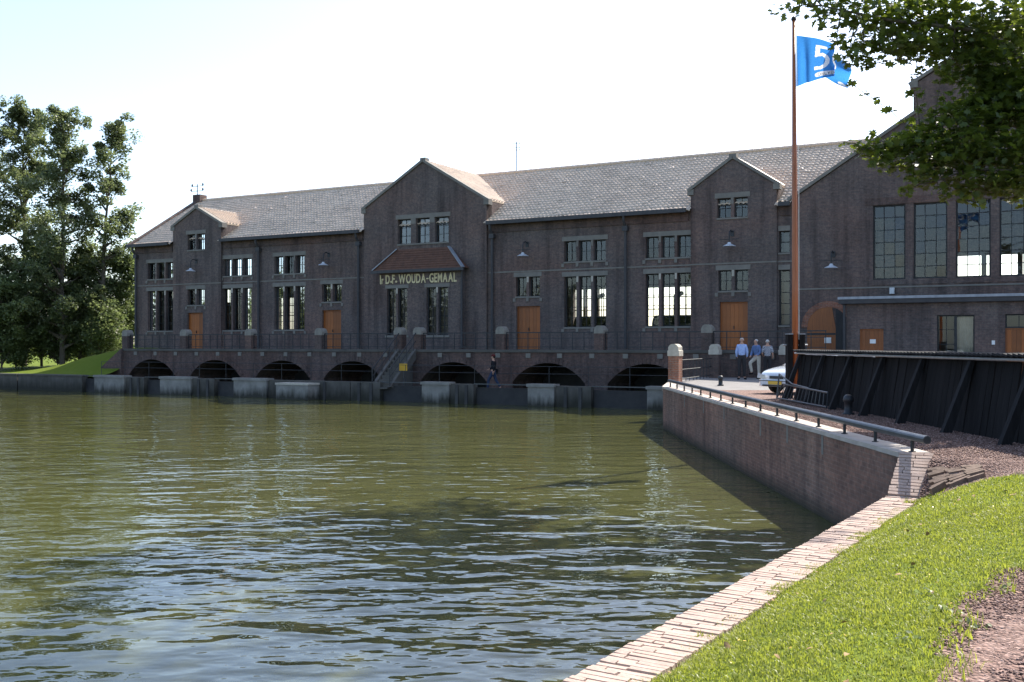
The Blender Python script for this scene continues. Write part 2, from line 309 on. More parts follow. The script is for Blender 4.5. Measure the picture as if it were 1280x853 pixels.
# ------------------------------------------------------------------ mesh helpers
def link(name, me, mat, parent=None, loc=None, rotz=None):
    o = bpy.data.objects.new(name, me); col.objects.link(o)
    if mat: 
        if not me.materials: me.materials.append(MATS[mat])
    if parent is not None: o.parent = parent
    if loc is not None: o.location = loc
    if rotz is not None: o.rotation_euler = (0, 0, rotz)
    return o
def tag(o, label=None, cat=None, group=None, kind=None):
    if label: o['label'] = label
    if cat: o['category'] = cat
    if group: o['group'] = group
    if kind: o['kind'] = kind
    return o
def empty(name, loc=(0, 0, 0), rotz=0.0):
    o = bpy.data.objects.new(name, None); col.objects.link(o); o.location = loc; o.rotation_euler = (0, 0, rotz); o.empty_display_size = 0.2
    return o
class MB:
    def __init__(s): s.v = []; s.f = []
    def add(s, vs_, fs):
        b = len(s.v); s.v += [tuple(x) for x in vs_]; s.f += [tuple(i + b for i in f) for f in fs]; return s
    def box(s, x0, x1, y0, y1, z0, z1):
        return s.add([(x0, y0, z0), (x1, y0, z0), (x1, y1, z0), (x0, y1, z0), (x0, y0, z1), (x1, y0, z1), (x1, y1, z1), (x0, y1, z1)],
                     [(0, 3, 2, 1), (4, 5, 6, 7), (0, 1, 5, 4), (1, 2, 6, 5), (2, 3, 7, 6), (3, 0, 4, 7)])
    def prism_xz(s, poly, y0, y1):           # poly counter-clockwise in (x, z) seen from -y
        n = len(poly)
        vs_ = [(x, y0, z) for x, z in poly] + [(x, y1, z) for x, z in poly]
        fs = [tuple(range(n)), tuple(range(2 * n - 1, n - 1, -1))] + [(i, i + n, (i + 1) % n + n, (i + 1) % n) for i in range(n)]
        return s.add(vs_, fs)
    def prism_xy(s, poly, z0, z1):
        n = len(poly)
        vs_ = [(x, y, z0) for x, y in poly] + [(x, y, z1) for x, y in poly]
        fs = [tuple(range(n - 1, -1, -1)), tuple(range(n, 2 * n))] + [(i, (i + 1) % n, (i + 1) % n + n, i + n) for i in range(n)]
        return s.add(vs_, fs)
    def tube(s, pts, rad, n=8, caps=True):
        pts = [Vector(p) for p in pts]; m = len(pts)
        rad = [rad] * m if not hasattr(rad, '__len__') else rad
        b = len(s.v); up = None
        for i, p in enumerate(pts):
            d = (pts[min(i + 1, m - 1)] - pts[max(i - 1, 0)]).normalized()
            if up is None:
                up = Vector((0, 0, 1)) if abs(d.z) < 0.9 else Vector((1, 0, 0))
            a = (up - d * up.dot(d)).normalized(); c = d.cross(a); up = a
            for k in range(n):
                t = 2 * math.pi * k / n
                s.v.append(tuple(p + (a * math.cos(t) + c * math.sin(t)) * rad[i]))
        for i in range(m - 1):
            for k in range(n):
                s.f.append((b + i * n + k, b + i * n + (k + 1) % n, b + (i + 1) * n + (k + 1) % n, b + (i + 1) * n + k))
        if caps:
            s.f.append(tuple(b + k for k in range(n - 1, -1, -1))); s.f.append(tuple(b + (m - 1) * n + k for k in range(n)))
        return s
    def lathe(s, prof, n=12, c=(0, 0, 0)):
        b = len(s.v); m = len(prof)
        for r, z in prof:
            for k in range(n):
                t = 2 * math.pi * k / n; s.v.append((c[0] + r * math.cos(t), c[1] + r * math.sin(t), c[2] + z))
        for i in range(m - 1):
            for k in range(n):
                s.f.append((b + i * n + k, b + i * n + (k + 1) % n, b + (i + 1) * n + (k + 1) % n, b + (i + 1) * n + k))
        s.f.append(tuple(b + k for k in range(n - 1, -1, -1))); s.f.append(tuple(b + (m - 1) * n + k for k in range(n)))
        return s
    def bar(s, p, q, w, h):                  # square bar from p to q
        p, q = Vector(p), Vector(q); d = (q - p).normalized()
        up = Vector((0, 0, 1)) if abs(d.z) < 0.95 else Vector((0, 1, 0))
        a = d.cross(up).normalized() * w / 2; c = a.cross(d).normalized() * h / 2
        return s.add([p - a - c, p + a - c, p + a + c, p - a + c, q - a - c, q + a - c, q + a + c, q - a + c],
                     [(0, 1, 2, 3), (7, 6, 5, 4), (0, 4, 5, 1), (1, 5, 6, 2), (2, 6, 7, 3), (3, 7, 4, 0)])
    def mesh(s, name, smooth=False):
        me = bpy.data.meshes.new(name); me.from_pydata(s.v, [], s.f); me.validate()
        bm = bmesh.new(); bm.from_mesh(me); bmesh.ops.recalc_face_normals(bm, faces=bm.faces); bm.to_mesh(me); bm.free()
        if smooth: me.polygons.foreach_set('use_smooth', [True] * len(me.polygons))
        return me
    def build(s, name, mat, parent=None, smooth=False, loc=None, rotz=None):
        return link(name, s.mesh(name, smooth), mat, parent, loc, rotz)
def np_mesh(name, V, F, mat, parent=None, shade=None, smooth=False):
    V = np.asarray(V, dtype=np.float32); F = np.asarray(F, dtype=np.int32)
    me = bpy.data.meshes.new(name); k = F.shape[1]
    me.vertices.add(len(V)); me.vertices.foreach_set('co', V.ravel())
    me.loops.add(F.size); me.loops.foreach_set('vertex_index', F.ravel())
    me.polygons.add(len(F)); me.polygons.foreach_set('loop_start', np.arange(0, F.size, k, dtype=np.int32))
    me.update(calc_edges=True)
    if shade is not None:
        a = me.attributes.new('shade', 'FLOAT', 'POINT'); a.data.foreach_set('value', np.asarray(shade, dtype=np.float32))
    if smooth: me.polygons.foreach_set('use_smooth', np.ones(len(F), dtype=bool))
    return link(name, me, mat, parent)
def bevel(o, w, seg=2):
    m = o.modifiers.new('bevel', 'BEVEL'); m.width = w; m.segments = seg; m.limit_method = 'ANGLE'; return o

def holed_wall(mb, u0, u1, z0, z1, holes, y0, y1):
    """a wall in the x-z plane from y0 (front) to y1 with rectangular openings and their reveals"""
    us = sorted({u0, u1, *[h[0] for h in holes], *[h[1] for h in holes]}); zs = sorted({z0, z1, *[h[2] for h in holes], *[h[3] for h in holes]})
    us = [u for u in us if u0 <= u <= u1]; zs = [z for z in zs if z0 <= z <= z1]
    inside = lambda a, b: any(h[0] < a < h[1] and h[2] < b < h[3] for h in holes)
    for i in range(len(us) - 1):
        j = 0
        while j < len(zs) - 1:
            if inside((us[i] + us[i + 1]) / 2, (zs[j] + zs[j + 1]) / 2): j += 1; continue
            k = j
            while k + 1 < len(zs) - 1 and not inside((us[i] + us[i + 1]) / 2, (zs[k + 1] + zs[k + 2]) / 2): k += 1
            a, b, c, d = us[i], us[i + 1], zs[j], zs[k + 1]
            mb.add([(a, y0, c), (b, y0, c), (b, y0, d), (a, y0, d)], [(0, 1, 2, 3)])
            mb.add([(a, y1, c), (b, y1, c), (b, y1, d), (a, y1, d)], [(3, 2, 1, 0)])
            j = k + 1
    for (a, b, c, d) in holes:
        mb.add([(a, y0, c), (a, y1, c), (a, y1, d), (a, y0, d)], [(0, 1, 2, 3)])
        mb.add([(b, y0, c), (b, y1, c), (b, y1, d), (b, y0, d)], [(3, 2, 1, 0)])
        mb.add([(a, y0, c), (b, y0, c), (b, y1, c), (a, y1, c)], [(0, 1, 2, 3)])
        mb.add([(a, y0, d), (b, y0, d), (b, y1, d), (a, y1, d)], [(3, 2, 1, 0)])
    mb.add([(u0, y0, z0), (u0, y1, z0), (u0, y1, z1), (u0, y0, z1)], [(3, 2, 1, 0)])
    mb.add([(u1, y0, z0), (u1, y1, z0), (u1, y1, z1), (u1, y0, z1)], [(0, 1, 2, 3)])
    return mb

# ------------------------------------------------------------------ water and ground
tag(MB().add([(-260, -120, WATER), (60, -120, WATER), (60, 120, WATER), (-260, 120, WATER)], [(0, 1, 2, 3)]).build('water', 'water'), kind='structure')

# ground sheets: one low sheet behind the basins reaching the horizon, one at quay level on the right
g1 = [W(-400, 5.9), W(42.5, 5.9), W(42.5, -60), W(400, -60), W(900, -1500), W(-1500, -1500), W(-1500, 5.9)]
tag(MB().prism_xy([(p.x, p.y) for p in g1], -2.2, -0.86).build('ground', 'grass_ground'), kind='structure')

QX = 5.15                                     # face of the quay wall
KD = Vector((0.523, 0.852)); KP = Vector((0.852, -0.523)); K0 = Vector((5.15, 13.8))
def KS(s_, t_): p = K0 - KD * t_ + KP * s_; return p.x, p.y
def land_z(s_, t_):
    q = min(max((s_ - 0.42) / 1.35, 0), 1)
    zb = -0.485 + 0.475 * (1 - (1 - q) ** 1.8)
    w = min(max((t_ - 0.1) / 1.3, 0), 1); w = w * w * (3 - 2 * w)
    return zb * w + (-0.010) * (1 - w)
def hnoise(x, y):
    return 0.5 * math.sin(x * 2.1 + 1.3 * math.sin(y * 1.7)) + 0.3 * math.sin(x * 5.3 - y * 4.1 + 0.6) + 0.2 * math.sin(x * 11.7 + y * 9.3)
def grass_limit(t_):                          # s of the gravel edge along the bank
    if t_ > 7.2: return 1.98 + 0.10 * hnoise(t_ * 1.3, 0.4)
    return 1.98 + (7.2 - t_) ** 1.5 * 0.75 + 0.10 * hnoise(t_ * 1.3, 0.4)
def is_lawn(s_, t_):
    top = 1.65 - 0.12 * min(max(s_ - 0.42, 0), 2) + 0.10 * hnoise(s_ * 2.2, 3.1) - (0.55 if s_ < 0.75 else 0)
    return t_ > top and s_ < grass_limit(t_)
ST = 0.06
lawn_v, lawn_f, grav_f = [], [], []
ns, nt_ = int((7.2 - 0.42) / ST) + 1, int((19 - 0.0) / ST) + 1
for i in range(ns):
    for j in range(nt_):
        s_, t_ = 0.42 + i * ST, j * ST
        x, y = KS(s_, t_)
        lawn_v.append((x, y, land_z(s_, t_) + 0.012 * hnoise(x * 1.7, y * 1.9)))
for i in range(ns - 1):
    for j in range(nt_ - 1):
        f = (i * nt_ + j, (i + 1) * nt_ + j, (i + 1) * nt_ + j + 1, i * nt_ + j + 1)
        (lawn_f if is_lawn(0.42 + (i + 0.5) * ST, (j + 0.5) * ST) else grav_f).append(f)
def used(V, F):
    V = np.array(V); F = np.array(F); ids, inv = np.unique(F, return_inverse=True)
    return V[ids], inv.reshape(F.shape)
tag(np_mesh('lawn', *used(lawn_v, lawn_f), 'grass_ground'), kind='structure')
tag(np_mesh('gravel_path', *used(lawn_v, grav_f), 'gravel'), kind='structure')
# quay level: gravel strip, grey paving by the building, rough land to the right and behind
a0, b0 = KS(7.2, 0.0), KS(0.42, 0.0)
far = W(40.4, 5.95)
tag(MB().prism_xy([b0, a0, (a0[0] + 60, a0[1] + 5), (90, 33.4), (5.53, 33.4), (5.53, 14.0)], -2.0, -0.012).build('quay_ground', 'gravel'), kind='structure')
pv = [(5.53, 33.4), (90, 33.4), tuple(W(95, -55).xy), tuple(W(42.0, -55).xy), tuple(W(42.0, 3.98).xy), tuple(W(40.35, 3.98).xy), (far.x, far.y), (5.53, 35.45)]
tag(MB().prism_xy(pv, -2.0, -0.016).build('paved_yard', 'paving'), kind='structure')
e0, e1 = KS(7.15, 0.0), KS(7.15, 19)
tag(MB().prism_xy([e0, e1, (e1[0] - 4, -80), (200, -80), (200, 14), (a0[0] + 58, a0[1] + 4.9)], -2.0, -0.03).build('meadow', 'grass_ground'), kind='structure')
c0, c1_ = KS(0.4, 18.98), KS(7.2, 18.98)
tag(MB().prism_xy([c0, KS(0.4, 60), (200, -80), c1_], -2.0, -0.05).build('bank', 'grass_ground'), kind='structure')

# left bank: a grassy mound beside the terrace
mv, mf = [], []
us_ = np.linspace(-44, 3.4, 96); vs2 = np.linspace(6.05, -26, 60)
sm = lambda x: (lambda q: q * q * (3 - 2 * q))(min(max(x, 0), 1))
def mound_z(u, v):
    return -0.5 + 1.72 * sm((u + 9.5) / 11.0) * sm((5.9 - v) / 5.0) + 0.35 * sm((3 - v) / 8) * (1 - sm((u + 9.5) / 11)) + 0.05 * hnoise(u * 0.8, v * 0.9)
for u in us_:
    for v in vs2:
        p = W(u, v, mound_z(u, v)); mv.append(tuple(p))
nv = len(vs2)
for i in range(len(us_) - 1):
    for j in range(nv - 1): mf.append((i * nv + j, i * nv + j + 1, (i + 1) * nv + j + 1, (i + 1) * nv + j))
tag(np_mesh('grass_mound', mv, mf, 'grass_ground', smooth=True), kind='structure')

# ------------------------------------------------------------------ pumping station
FR = W(0, 0, 0)
st = empty('pumping_station', FR, -TH)
tag(st, 'long dark brick pumping station with three gables and a tiled roof behind the water', 'building')
EAVE, PITCH, HALF = 8.2, 0.600, 5.9
RIDGE = EAVE + PITCH * HALF
BACK = 11.8
GABLES = [(3.70, 7.95, 9.15, 10.25), (19.2, 27.5, 9.35, 11.80), (39.15, 43.4, 9.05, 10.45)]
GY = -0.14                                   # gables stand a little proud of the wall

openings = []                                # (u0,u1,z0,z1) rect holes, sorted to their wall piece
lights = []                                  # window lights: u0,u1,z0,z1,rows,cols
def triple(u0, u1, z0, z1, rows, n=3, gap=0.15):
    w = (u1 - u0 - gap * (n - 1)) / n
    for k in range(n): lights.append((u0 + k * (w + gap), u0 + k * (w + gap) + w, z0, z1, rows, 2))
groups = []
for u0 in (1.22, 7.99, 12.25, 32.15, 36.72):
    u1 = u0 + 2.38
    groups.append((u0, u1, 5.80, 6.90, 3)); triple(u0, u1, 5.80, 6.90, 2)
    groups.append((u0, u1, 2.35, 5.03, 3)); triple(u0, u1, 2.35, 5.03, 5)
for u0, u1, z0, z1, n, rows in ((5.02, 6.52, 7.58, 8.62, 2, 2), (40.5, 42.0, 7.60, 8.58, 2, 2), (5.02, 6.50, 4.0, 5.05, 2, 2), (15.98, 17.45, 4.0, 5.08, 2, 2),
                                (29.25, 30.70, 4.03, 5.1, 2, 2), (40.55, 42.02, 4.05, 5.07, 2, 2), (21.60, 25.05, 7.2, 8.64, 3, 3)):
    groups.append((u0, u1, z0, z1, n)); triple(u0, u1, z0, z1, rows, n, 0.36 if n == 3 else 0.16)
lights.append((43.46, 43.98, 5.8, 6.85, 2, 1)); lights.append((43.46, 43.98, 2.35, 5.0, 5, 1))
groups.append((43.46, 43.98, 5.8, 6.85, 1)); groups.append((43.46, 43.98, 2.35, 5.0, 1))
DOORS = [(5.0, 6.36), (16.0, 17.42), (29.27, 30.72), (40.62, 42.0)]
holes = [(a, b, c, d) for a, b, c, d, *_ in lights] + [(a, b, 1.2, 3.52) for a, b in DOORS]
def part_wall(name, u0, u1, z1, y0, extra=None, mat='brick_dark'):
    mb = MB(); hs = [h for h in holes if h[0] >= u0 - 1e-3 and h[1] <= u1 + 1e-3]
    holed_wall(mb, u0, u1, 0.3, z1, hs, y0, 0.42)
    if extra: mb.prism_xz(extra, y0, 0.30)
    return mb.build(name, mat, st)
edges = [0.0]
for a, b, zs_, za in GABLES:
    part_wall('wall', edges[-1], a, EAVE, 0.0); 
    part_wall('gable_wall', a, b, zs_, GY, [(a, zs_), (b, zs_), ((a + b) / 2, za)])
    edges.append(b)
part_wall('wall', 43.4, 44.1, EAVE, 0.0)
# end wall on the left, rear wall and inside
LH = [(2.9, 3.65, 6.0, 7.2), (8.2, 9.0, 6.3, 7.6), (2.9, 3.65, 4.65, 5.2), (5.35, 6.25, 4.65, 5.35), (8.2, 9.0, 4.6, 5.55)]
mb = holed_wall(MB(), 0.42, BACK - 0.42, -0.9, 8.0, LH, 0.0, 0.4)
zz = lambda y: EAVE + PITCH * (y if y < HALF else BACK - y) - 0.02
mb.prism_xz([(0.42, 8.0), (5.2, 8.0), (5.2, zz(5.2)), (0.42, zz(0.42))], 0.0, 0.4); mb.prism_xz([(6.6, 8.0), (BACK - 0.42, 8.0), (BACK - 0.42, zz(0.42)), (6.6, zz(6.6))], 0.0, 0.4)
mb.prism_xz([(5.201, 9.1), (6.599, 9.1), (6.599, zz(6.6)), (HALF, zz(HALF)), (5.201, zz(5.2))], 0.0, 0.4)
me = mb.mesh('end_wall'); me.transform(Matrix(((0, 1, 0, 0.003), (1, 0, 0, 0), (0, 0, 1, 0), (0, 0, 0, 1))))
link('end_wall', me, 'brick_dark', st)
BH = [(1.6, 4.2), (12.2, 14.8), (27.3, 29.7), (32.3, 35.3)]
rear = []
for a, b in BH:
    w = (b - a - 0.3) / 3
    for k in range(3): rear.append((a + k * (w + 0.15), a + k * (w + 0.15) + w, 2.45, 5.0))
holed_wall(MB(), 0.0, 44.1, -0.9, EAVE, rear, BACK - 0.4, BACK).build('rear_wall', 'brick_dark', st)
MB().box(0.45, 44.0, 0.45, BACK - 0.45, 0.9, 1.18).build('floor', 'interior', st)
MB().box(43.6, 43.9, 0.5, BACK - 0.45, 1.19, 8.1).build('partition_wall', 'interior', st)
rb = MB()
for (a, b, c, d) in rear:
    rb.box(a, b, BACK - 0.22, BACK - 0.16, d - 0.62, d - 0.56); rb.box(a, b, BACK - 0.22, BACK - 0.16, c + 1.18, c + 1.24); rb.box((a + b) / 2 - 0.02, (a + b) / 2 + 0.02, BACK - 0.215, BACK - 0.165, c, d)
rb.build('rear_window_bars', 'frame_dark', st)['kind'] = 'stuff'
for u in (4.5, 10.5, 15.8, 21.0, 26.0, 31.6, 36.5):                                # engines seen dark against the rear windows
    m_ = MB(); m_.box(u - 1.3, u + 1.3, 5.0, 8.2, 1.19, 2.35); m_.tube([(u - 1.7, 6.5, 2.5), (u + 1.2, 6.5, 2.5)], 0.62, 14); m_.tube([(u + 1.45, 5.6, 2.3), (u + 1.65, 5.6, 2.3)], 1.05, 18)
    m_.tube([(u - 0.5, 6.5, 3.0), (u - 0.5, 6.5, 4.2), (u - 0.5, 7.5, 4.4)], 0.14, 8); m_.build('engine', 'engine', st)

# pantiled roof: every course and wave is geometry
def pantiles(name, u0, u1, y0, y1, parent, z_at, flip=False):
    per, course, k = 0.235, 0.33, 6
    nu = int((u1 - u0) / per) * k + 1
    uu = np.linspace(u0, u1, nu); ph = (uu - u0) / per * 2 * math.pi
    prof = 0.023 * np.sin(ph) + 0.008 * np.sin(2 * ph + 0.8)
    L = math.hypot(y1 - y0, PITCH * (y1 - y0)); nc = max(1, int(round(L / course)))
    V, F = [], []
    base = 0
    for c in range(nc):
        f0, f1 = c / nc, (c + 1.12) / nc
        jit = rng.normal(0, 0.006, nu // k + 2) + np.where(rng.random(nu // k + 2) < 0.012, 0.022, 0.0)
        jj = np.repeat(jit, k)[:nu]
        for f, lift in ((f0, 0.0), (f0, 0.036), (f1, 0.006)):
            y = y0 + (y1 - y0) * min(f, 1.0)
            z = z_at(y) + (prof + jj) + lift + 0.018 * np.sin(uu * 0.55 + 1.1 * y) + 0.012 * np.sin(uu * 1.37 + 0.4)
            V.append(np.stack([uu, np.full(nu, y) - 0.5 * lift, z], 1))
        for r in range(2):
            i = np.arange(nu - 1) + base + r * nu
            F.append(np.stack([i, i + 1, i + nu + 1, i + nu], 1))
        base += 3 * nu
    o = np_mesh(name, np.concatenate(V), np.concatenate(F), 'pantile', parent, smooth=False)
    o['kind'] = 'stuff'; return o
zr = lambda y: EAVE + 0.10 + PITCH * y
for a, b in ((-0.25, 3.75), (7.92, 19.25), (27.46, 39.2), (43.36, 44.1)):
    pantiles('roof_tiles', a, b, -0.42, 0.0, st, zr)
pantiles('roof_tiles', -0.25, 44.1, 0.0, HALF, st, zr)
pantiles('roof_tiles', 44.1, 53.0, 0.45, HALF, st, zr)
MB().add([(-0.2, 0, EAVE + 0.02), (53, 0, EAVE + 0.02), (53, HALF, RIDGE + 0.02), (-0.2, HALF, RIDGE + 0.02), (53, BACK + 0.4, EAVE - 0.24), (-0.2, BACK + 0.4, EAVE - 0.24)],
         [(0, 1, 2, 3), (3, 2, 4, 5)]).build('roof_boarding', 'interior', st)
MB().add([(-0.25, HALF, RIDGE + 0.1), (53, HALF, RIDGE + 0.1), (53, BACK + 0.4, EAVE - 0.16), (-0.25, BACK + 0.4, EAVE - 0.16)], [(0, 1, 2, 3)]).build('rear_roof', 'pantile', st)
rt = MB()
rt.tube([(-0.1, HALF, RIDGE + 0.10), (0.0, HALF, RIDGE + 0.10)], 0.14, 8)
rme = MB().tube([(0, 0, 0), (0.36, 0, 0.012)], 0.125, 8).mesh('ridge_tile')
for k in range(149): link('ridge_tile', rme, 'pantile', st, (-0.1 + k * 0.345, HALF, RIDGE + 0.13))
# left verge and its cap
vg = MB(); vg.bar((-0.12, -0.45, zr(-0.45) + 0.06), (-0.12, HALF, RIDGE + 0.17), 0.30, 0.16); vg.bar((-0.12, HALF, RIDGE + 0.17), (-0.12, BACK + 0.4, EAVE - 0.12), 0.30, 0.16)
vg.build('verge', 'brick_terrace', st)
MB().box(-0.35, 0.35, HALF - 0.35, HALF + 0.35, RIDGE, RIDGE + 0.55).build('verge_cap', 'brick_terrace', st)
an = MB(); an.tube([(-0.15, HALF - 0.1, RIDGE + 0.5), (-0.15, HALF - 0.1, RIDGE + 1.35)], 0.035, 6)
for z in (0.85, 1.2): an.tube([(-0.75, HALF - 0.1, RIDGE + z), (0.45, HALF - 0.1, RIDGE + z)], 0.02, 5)
for x, z in ((-0.75, 0.85), (0.4, 0.85), (0.4, 1.2), (-0.65, 1.2)): an.lathe([(0.02, 0), (0.07, 0.05), (0.05, 0.16), (0.02, 0.2)], 8, (x, HALF - 0.1, RIDGE + z))
an.build('insulator_mast', 'metal_dark', st)
# eaves and gutters
for a, b in ((-0.28, 3.55), (8.1, 19.05), (27.65, 39.0), (43.55, 44.08)):
    g = MB(); g.box(a, b, -0.52, -0.36, EAVE - 0.22, EAVE - 0.02); g.box(a, b, -0.36, 0.0, EAVE - 0.12, EAVE - 0.05); g.build('gutter', 'gutter', st)
    MB().box(a + 0.3 if a < 0 else a, b, -0.06, 0.0, EAVE - 0.62, EAVE - 0.12).build('frieze', 'brick_terrace', st)
for u, y in ((0.22, 0), (11.08, 0), (18.80, 0), (27.85, 0), (35.68, 0)):
    d = MB(); d.tube([(u, -0.42, EAVE - 0.2), (u, -0.38, EAVE - 0.45), (u, -0.14, EAVE - 0.75), (u, -0.14, 1.25)], 0.075, 8); d.box(u - 0.14, u + 0.14, -0.26, -0.02, EAVE - 0.95, EAVE - 0.7)
    d.build('downpipe', 'gutter', st, smooth=False)
# gables: roofs, cheeks, copings
for a, b, zs_, za in GABLES:
    uc = (a + b) / 2; ys, ya = (zs_ - EAVE) / PITCH, (za - EAVE) / PITCH + 0.25
    for ue in (a, b):
        sgn = -1 if ue == a else 1
        r_ = MB(); e = 0.10
        lo, hi = (ue, zs_ + 0.02), (uc, za + 0.02)
        r_.add([(lo[0], GY, lo[1]), (hi[0], GY, hi[1]), (hi[0], ya, hi[1]), (lo[0], ys + 0.3, lo[1]),
                (lo[0], GY, lo[1] + e), (hi[0], GY, hi[1] + e), (hi[0], ya, hi[1] + e), (lo[0], ys + 0.3, lo[1] + e)],
               [(0, 1, 2, 3), (4, 5, 6, 7), (0, 1, 5, 4), (1, 2, 6, 5), (2, 3, 7, 6), (3, 0, 4, 7)])
        rr = r_.build('gable_roof', 'pantile', st)
        tl = MB(); n_t = max(4, int((ya) / 0.3))                                # rolls of the tiles running down the gable slope
        for k in range(n_t):
            y = GY + 0.25 + k * (ya - GY - 0.3) / n_t
            zlow = max(zs_ + 0.12, EAVE + 0.12 + PITCH * (y - 0.2)); fr = (zlow - zs_ - 0.12) / (za - zs_)
            if fr > 0.95: continue
            tl.tube([(ue + (uc - ue) * fr, y, zlow), (uc, y, za + 0.12)], 0.06, 6)
        tl.build('roof_roll', 'pantile', rr)
        c_ = MB().add([(ue, GY, EAVE - 0.1), (ue, ys + 0.1, zs_), (ue, GY, zs_)], [(0, 1, 2)]); c_.add([(ue - 0.2 * sgn, GY, EAVE - 0.1), (ue - 0.2 * sgn, ys + 0.1, zs_), (ue - 0.2 * sgn, GY, zs_)], [(0, 1, 2)])
        c_.build('cheek_wall', 'brick_dark', st)
        cp = MB(); cp.bar((ue + 0.12 * sgn, GY + 0.12, zs_ + 0.02), (uc, GY + 0.12, za + 0.10), 0.42, 0.14); cp.build('coping', 'stone_lintel', st)
        kn = MB(); kn.box(ue - 0.16, ue + 0.16, GY - 0.06, GY + 0.36, zs_ - 0.22, zs_ + 0.06); kn.build('kneeler_stone', 'stone_lintel', st)
    MB().box(uc - 0.18, uc + 0.18, GY - 0.06, GY + 0.34, za - 0.02, za + 0.24).build('apex_stone', 'stone_lintel', st)
    # cut edge where the gable meets the wall gets a thin shadow line
# string course
for a, b, y in ((0.0, 3.7, 0), (7.95, 19.2, 0), (27.5, 39.15, 0), (3.7, 7.95, GY), (39.15, 43.4, GY), (43.4, 44.1, 0)):
    sc_ = MB()
    segs = []; x = a
    for h in sorted([h for h in holes if h[0] > a and h[1] < b and h[2] < 5.36 < h[3]]): segs.append((x, h[0])); x = h[1]
    segs.append((x, b))
    for p_, q_ in segs: sc_.box(p_, q_, y - 0.025, y, 5.36, 5.43)
    sc_.build('string_course', 'stone_lintel', st)

def glazed(parent, u0, u1, z0, z1, cols, rows, y, fw=0.055, bw=0.028, mat='frame_dark', panes=False, tilt=0.004, transom=None):
    f = MB()
    f.box(u0, u0 + fw, y, y + 0.07, z0, z1); f.box(u1 - fw, u1, y, y + 0.07, z0, z1)
    f.box(u0 + fw, u1 - fw, y, y + 0.07, z0, z0 + fw); f.box(u0 + fw, u1 - fw, y, y + 0.07, z1 - fw, z1)
    for k in range(1, cols):
        x = u0 + (u1 - u0) * k / cols; f.box(x - bw / 2, x + bw / 2, y + 0.012, y + 0.058, z0 + fw, z1 - fw)
    for k in range(1, rows):
        z = z0 + (z1 - z0) * k / rows; w2 = bw * (1.8 if transom == k else 1); f.box(u0 + fw, u1 - fw, y + 0.008, y + 0.062, z - w2 / 2, z + w2 / 2)
    wo_ = f.build('window', mat, parent)
    if panes:
        pw, phh = (u1 - u0) / cols, (z1 - z0) / rows
        pm = bpy.data.meshes.get('pane_%.3f_%.3f' % (pw, phh))
        if pm is None:
            pm = MB().add([(-pw / 2, 0, -phh / 2), (pw / 2, 0, -phh / 2), (pw / 2, 0, phh / 2), (-pw / 2, 0, phh / 2)], [(0, 1, 2, 3)]).mesh('pane_%.3f_%.3f' % (pw, phh))
        for i in range(cols):
            for j in range(rows):
                o = link('pane', pm, 'glass', wo_, (u0 + (i + 0.5) * pw, y + 0.035, z0 + (j + 0.5) * phh))
                o.rotation_euler = (random.gauss(0, tilt), 0, random.gauss(0, tilt))
    else:
        mb = MB(); t1, t2 = random.gauss(0, tilt), random.gauss(0, tilt)
        a, b = (u1 - u0) / 2, (z1 - z0) / 2
        mb.add([(u0, y + 0.035 - a * t1 - b * t2, z0), (u1, y + 0.035 + a * t1 - b * t2, z0), (u1, y + 0.035 + a * t1 + b * t2, z1), (u0, y + 0.035 - a * t1 + b * t2, z1)], [(0, 1, 2, 3)])
        mb.build('glass', 'glass', wo_)
    return wo_
def wall_y(u): return GY if any(a <= u <= b for a, b, *_ in GABLES) else 0.0
for (a, b, c, d, rows, cols) in lights: glazed(st, a, b, c, d, cols, rows, wall_y((a + b) / 2) + 0.2)
for (a, b, c, d, n) in groups:
    y = wall_y((a + b) / 2)
    ex = 0.02 if n == 1 else 0.12
    a_, b_ = max(a - ex, 0.1), b + ex
    MB().box(a_, b_, y - 0.025, y - 0.002, d + 0.0, d + 0.24).build('lintel', 'stone_lintel', st)
    MB().box(a - 0.02, b + 0.02, y - 0.05, y + 0.18, c - 0.07, c + 0.015).build('sill', 'stone_lintel', st)
    w = b - a; gap = 0.36 if (n == 3 and c > 7) else (0.15 if n == 3 else 0.16); lw = (w - gap * (n - 1)) / n
    for k in range(n + 1):
        x = a + k * (lw + gap) - gap / 2
        if 0 < k < n: 
            MB().box(x - gap / 2 + 0.02, x + gap / 2 - 0.02, y - 0.02, y - 0.002, d - 0.30, d).build('mullion_stone', 'stone_light' if c < 5 else 'stone_lintel', st)
        if c < 7 and n > 1: MB().box(x - 0.075, x + 0.075, y - 0.056, y - 0.003, c - 0.26, c - 0.075).build('sill_stone', 'stone_lintel', st)
def plank_door(parent, u0, u1, z0, z1, y, mat='door_wood', n=6):
    f = MB(); f.box(u0, u0 + 0.06, y - 0.02, y + 0.06, z0, z1); f.box(u1 - 0.06, u1, y - 0.02, y + 0.06, z0, z1); f.box(u0 + 0.06, u1 - 0.06, y - 0.02, y + 0.06, z1 - 0.06, z1)
    d = f.build('door', mat, parent)
    w = (u1 - u0 - 0.12) / n
    pm = MB().box(0.004, w - 0.004, 0, 0.04, 0, z1 - z0 - 0.07).mesh('plank')
    for k in range(n): link('plank', pm, mat, d, (u0 + 0.06 + k * w, y + random.uniform(0, 0.006), z0 + 0.005))
    MB().box((u0 + u1) / 2 - w * 0.2, (u0 + u1) / 2 - w * 0.2 + 0.03, y - 0.05, y, z0 + 1.0, z0 + 1.16).build('handle', 'metal_dark', d)
    return d
for a, b in DOORS: plank_door(st, a, b, 1.2, 3.52, wall_y((a + b) / 2) + 0.16)

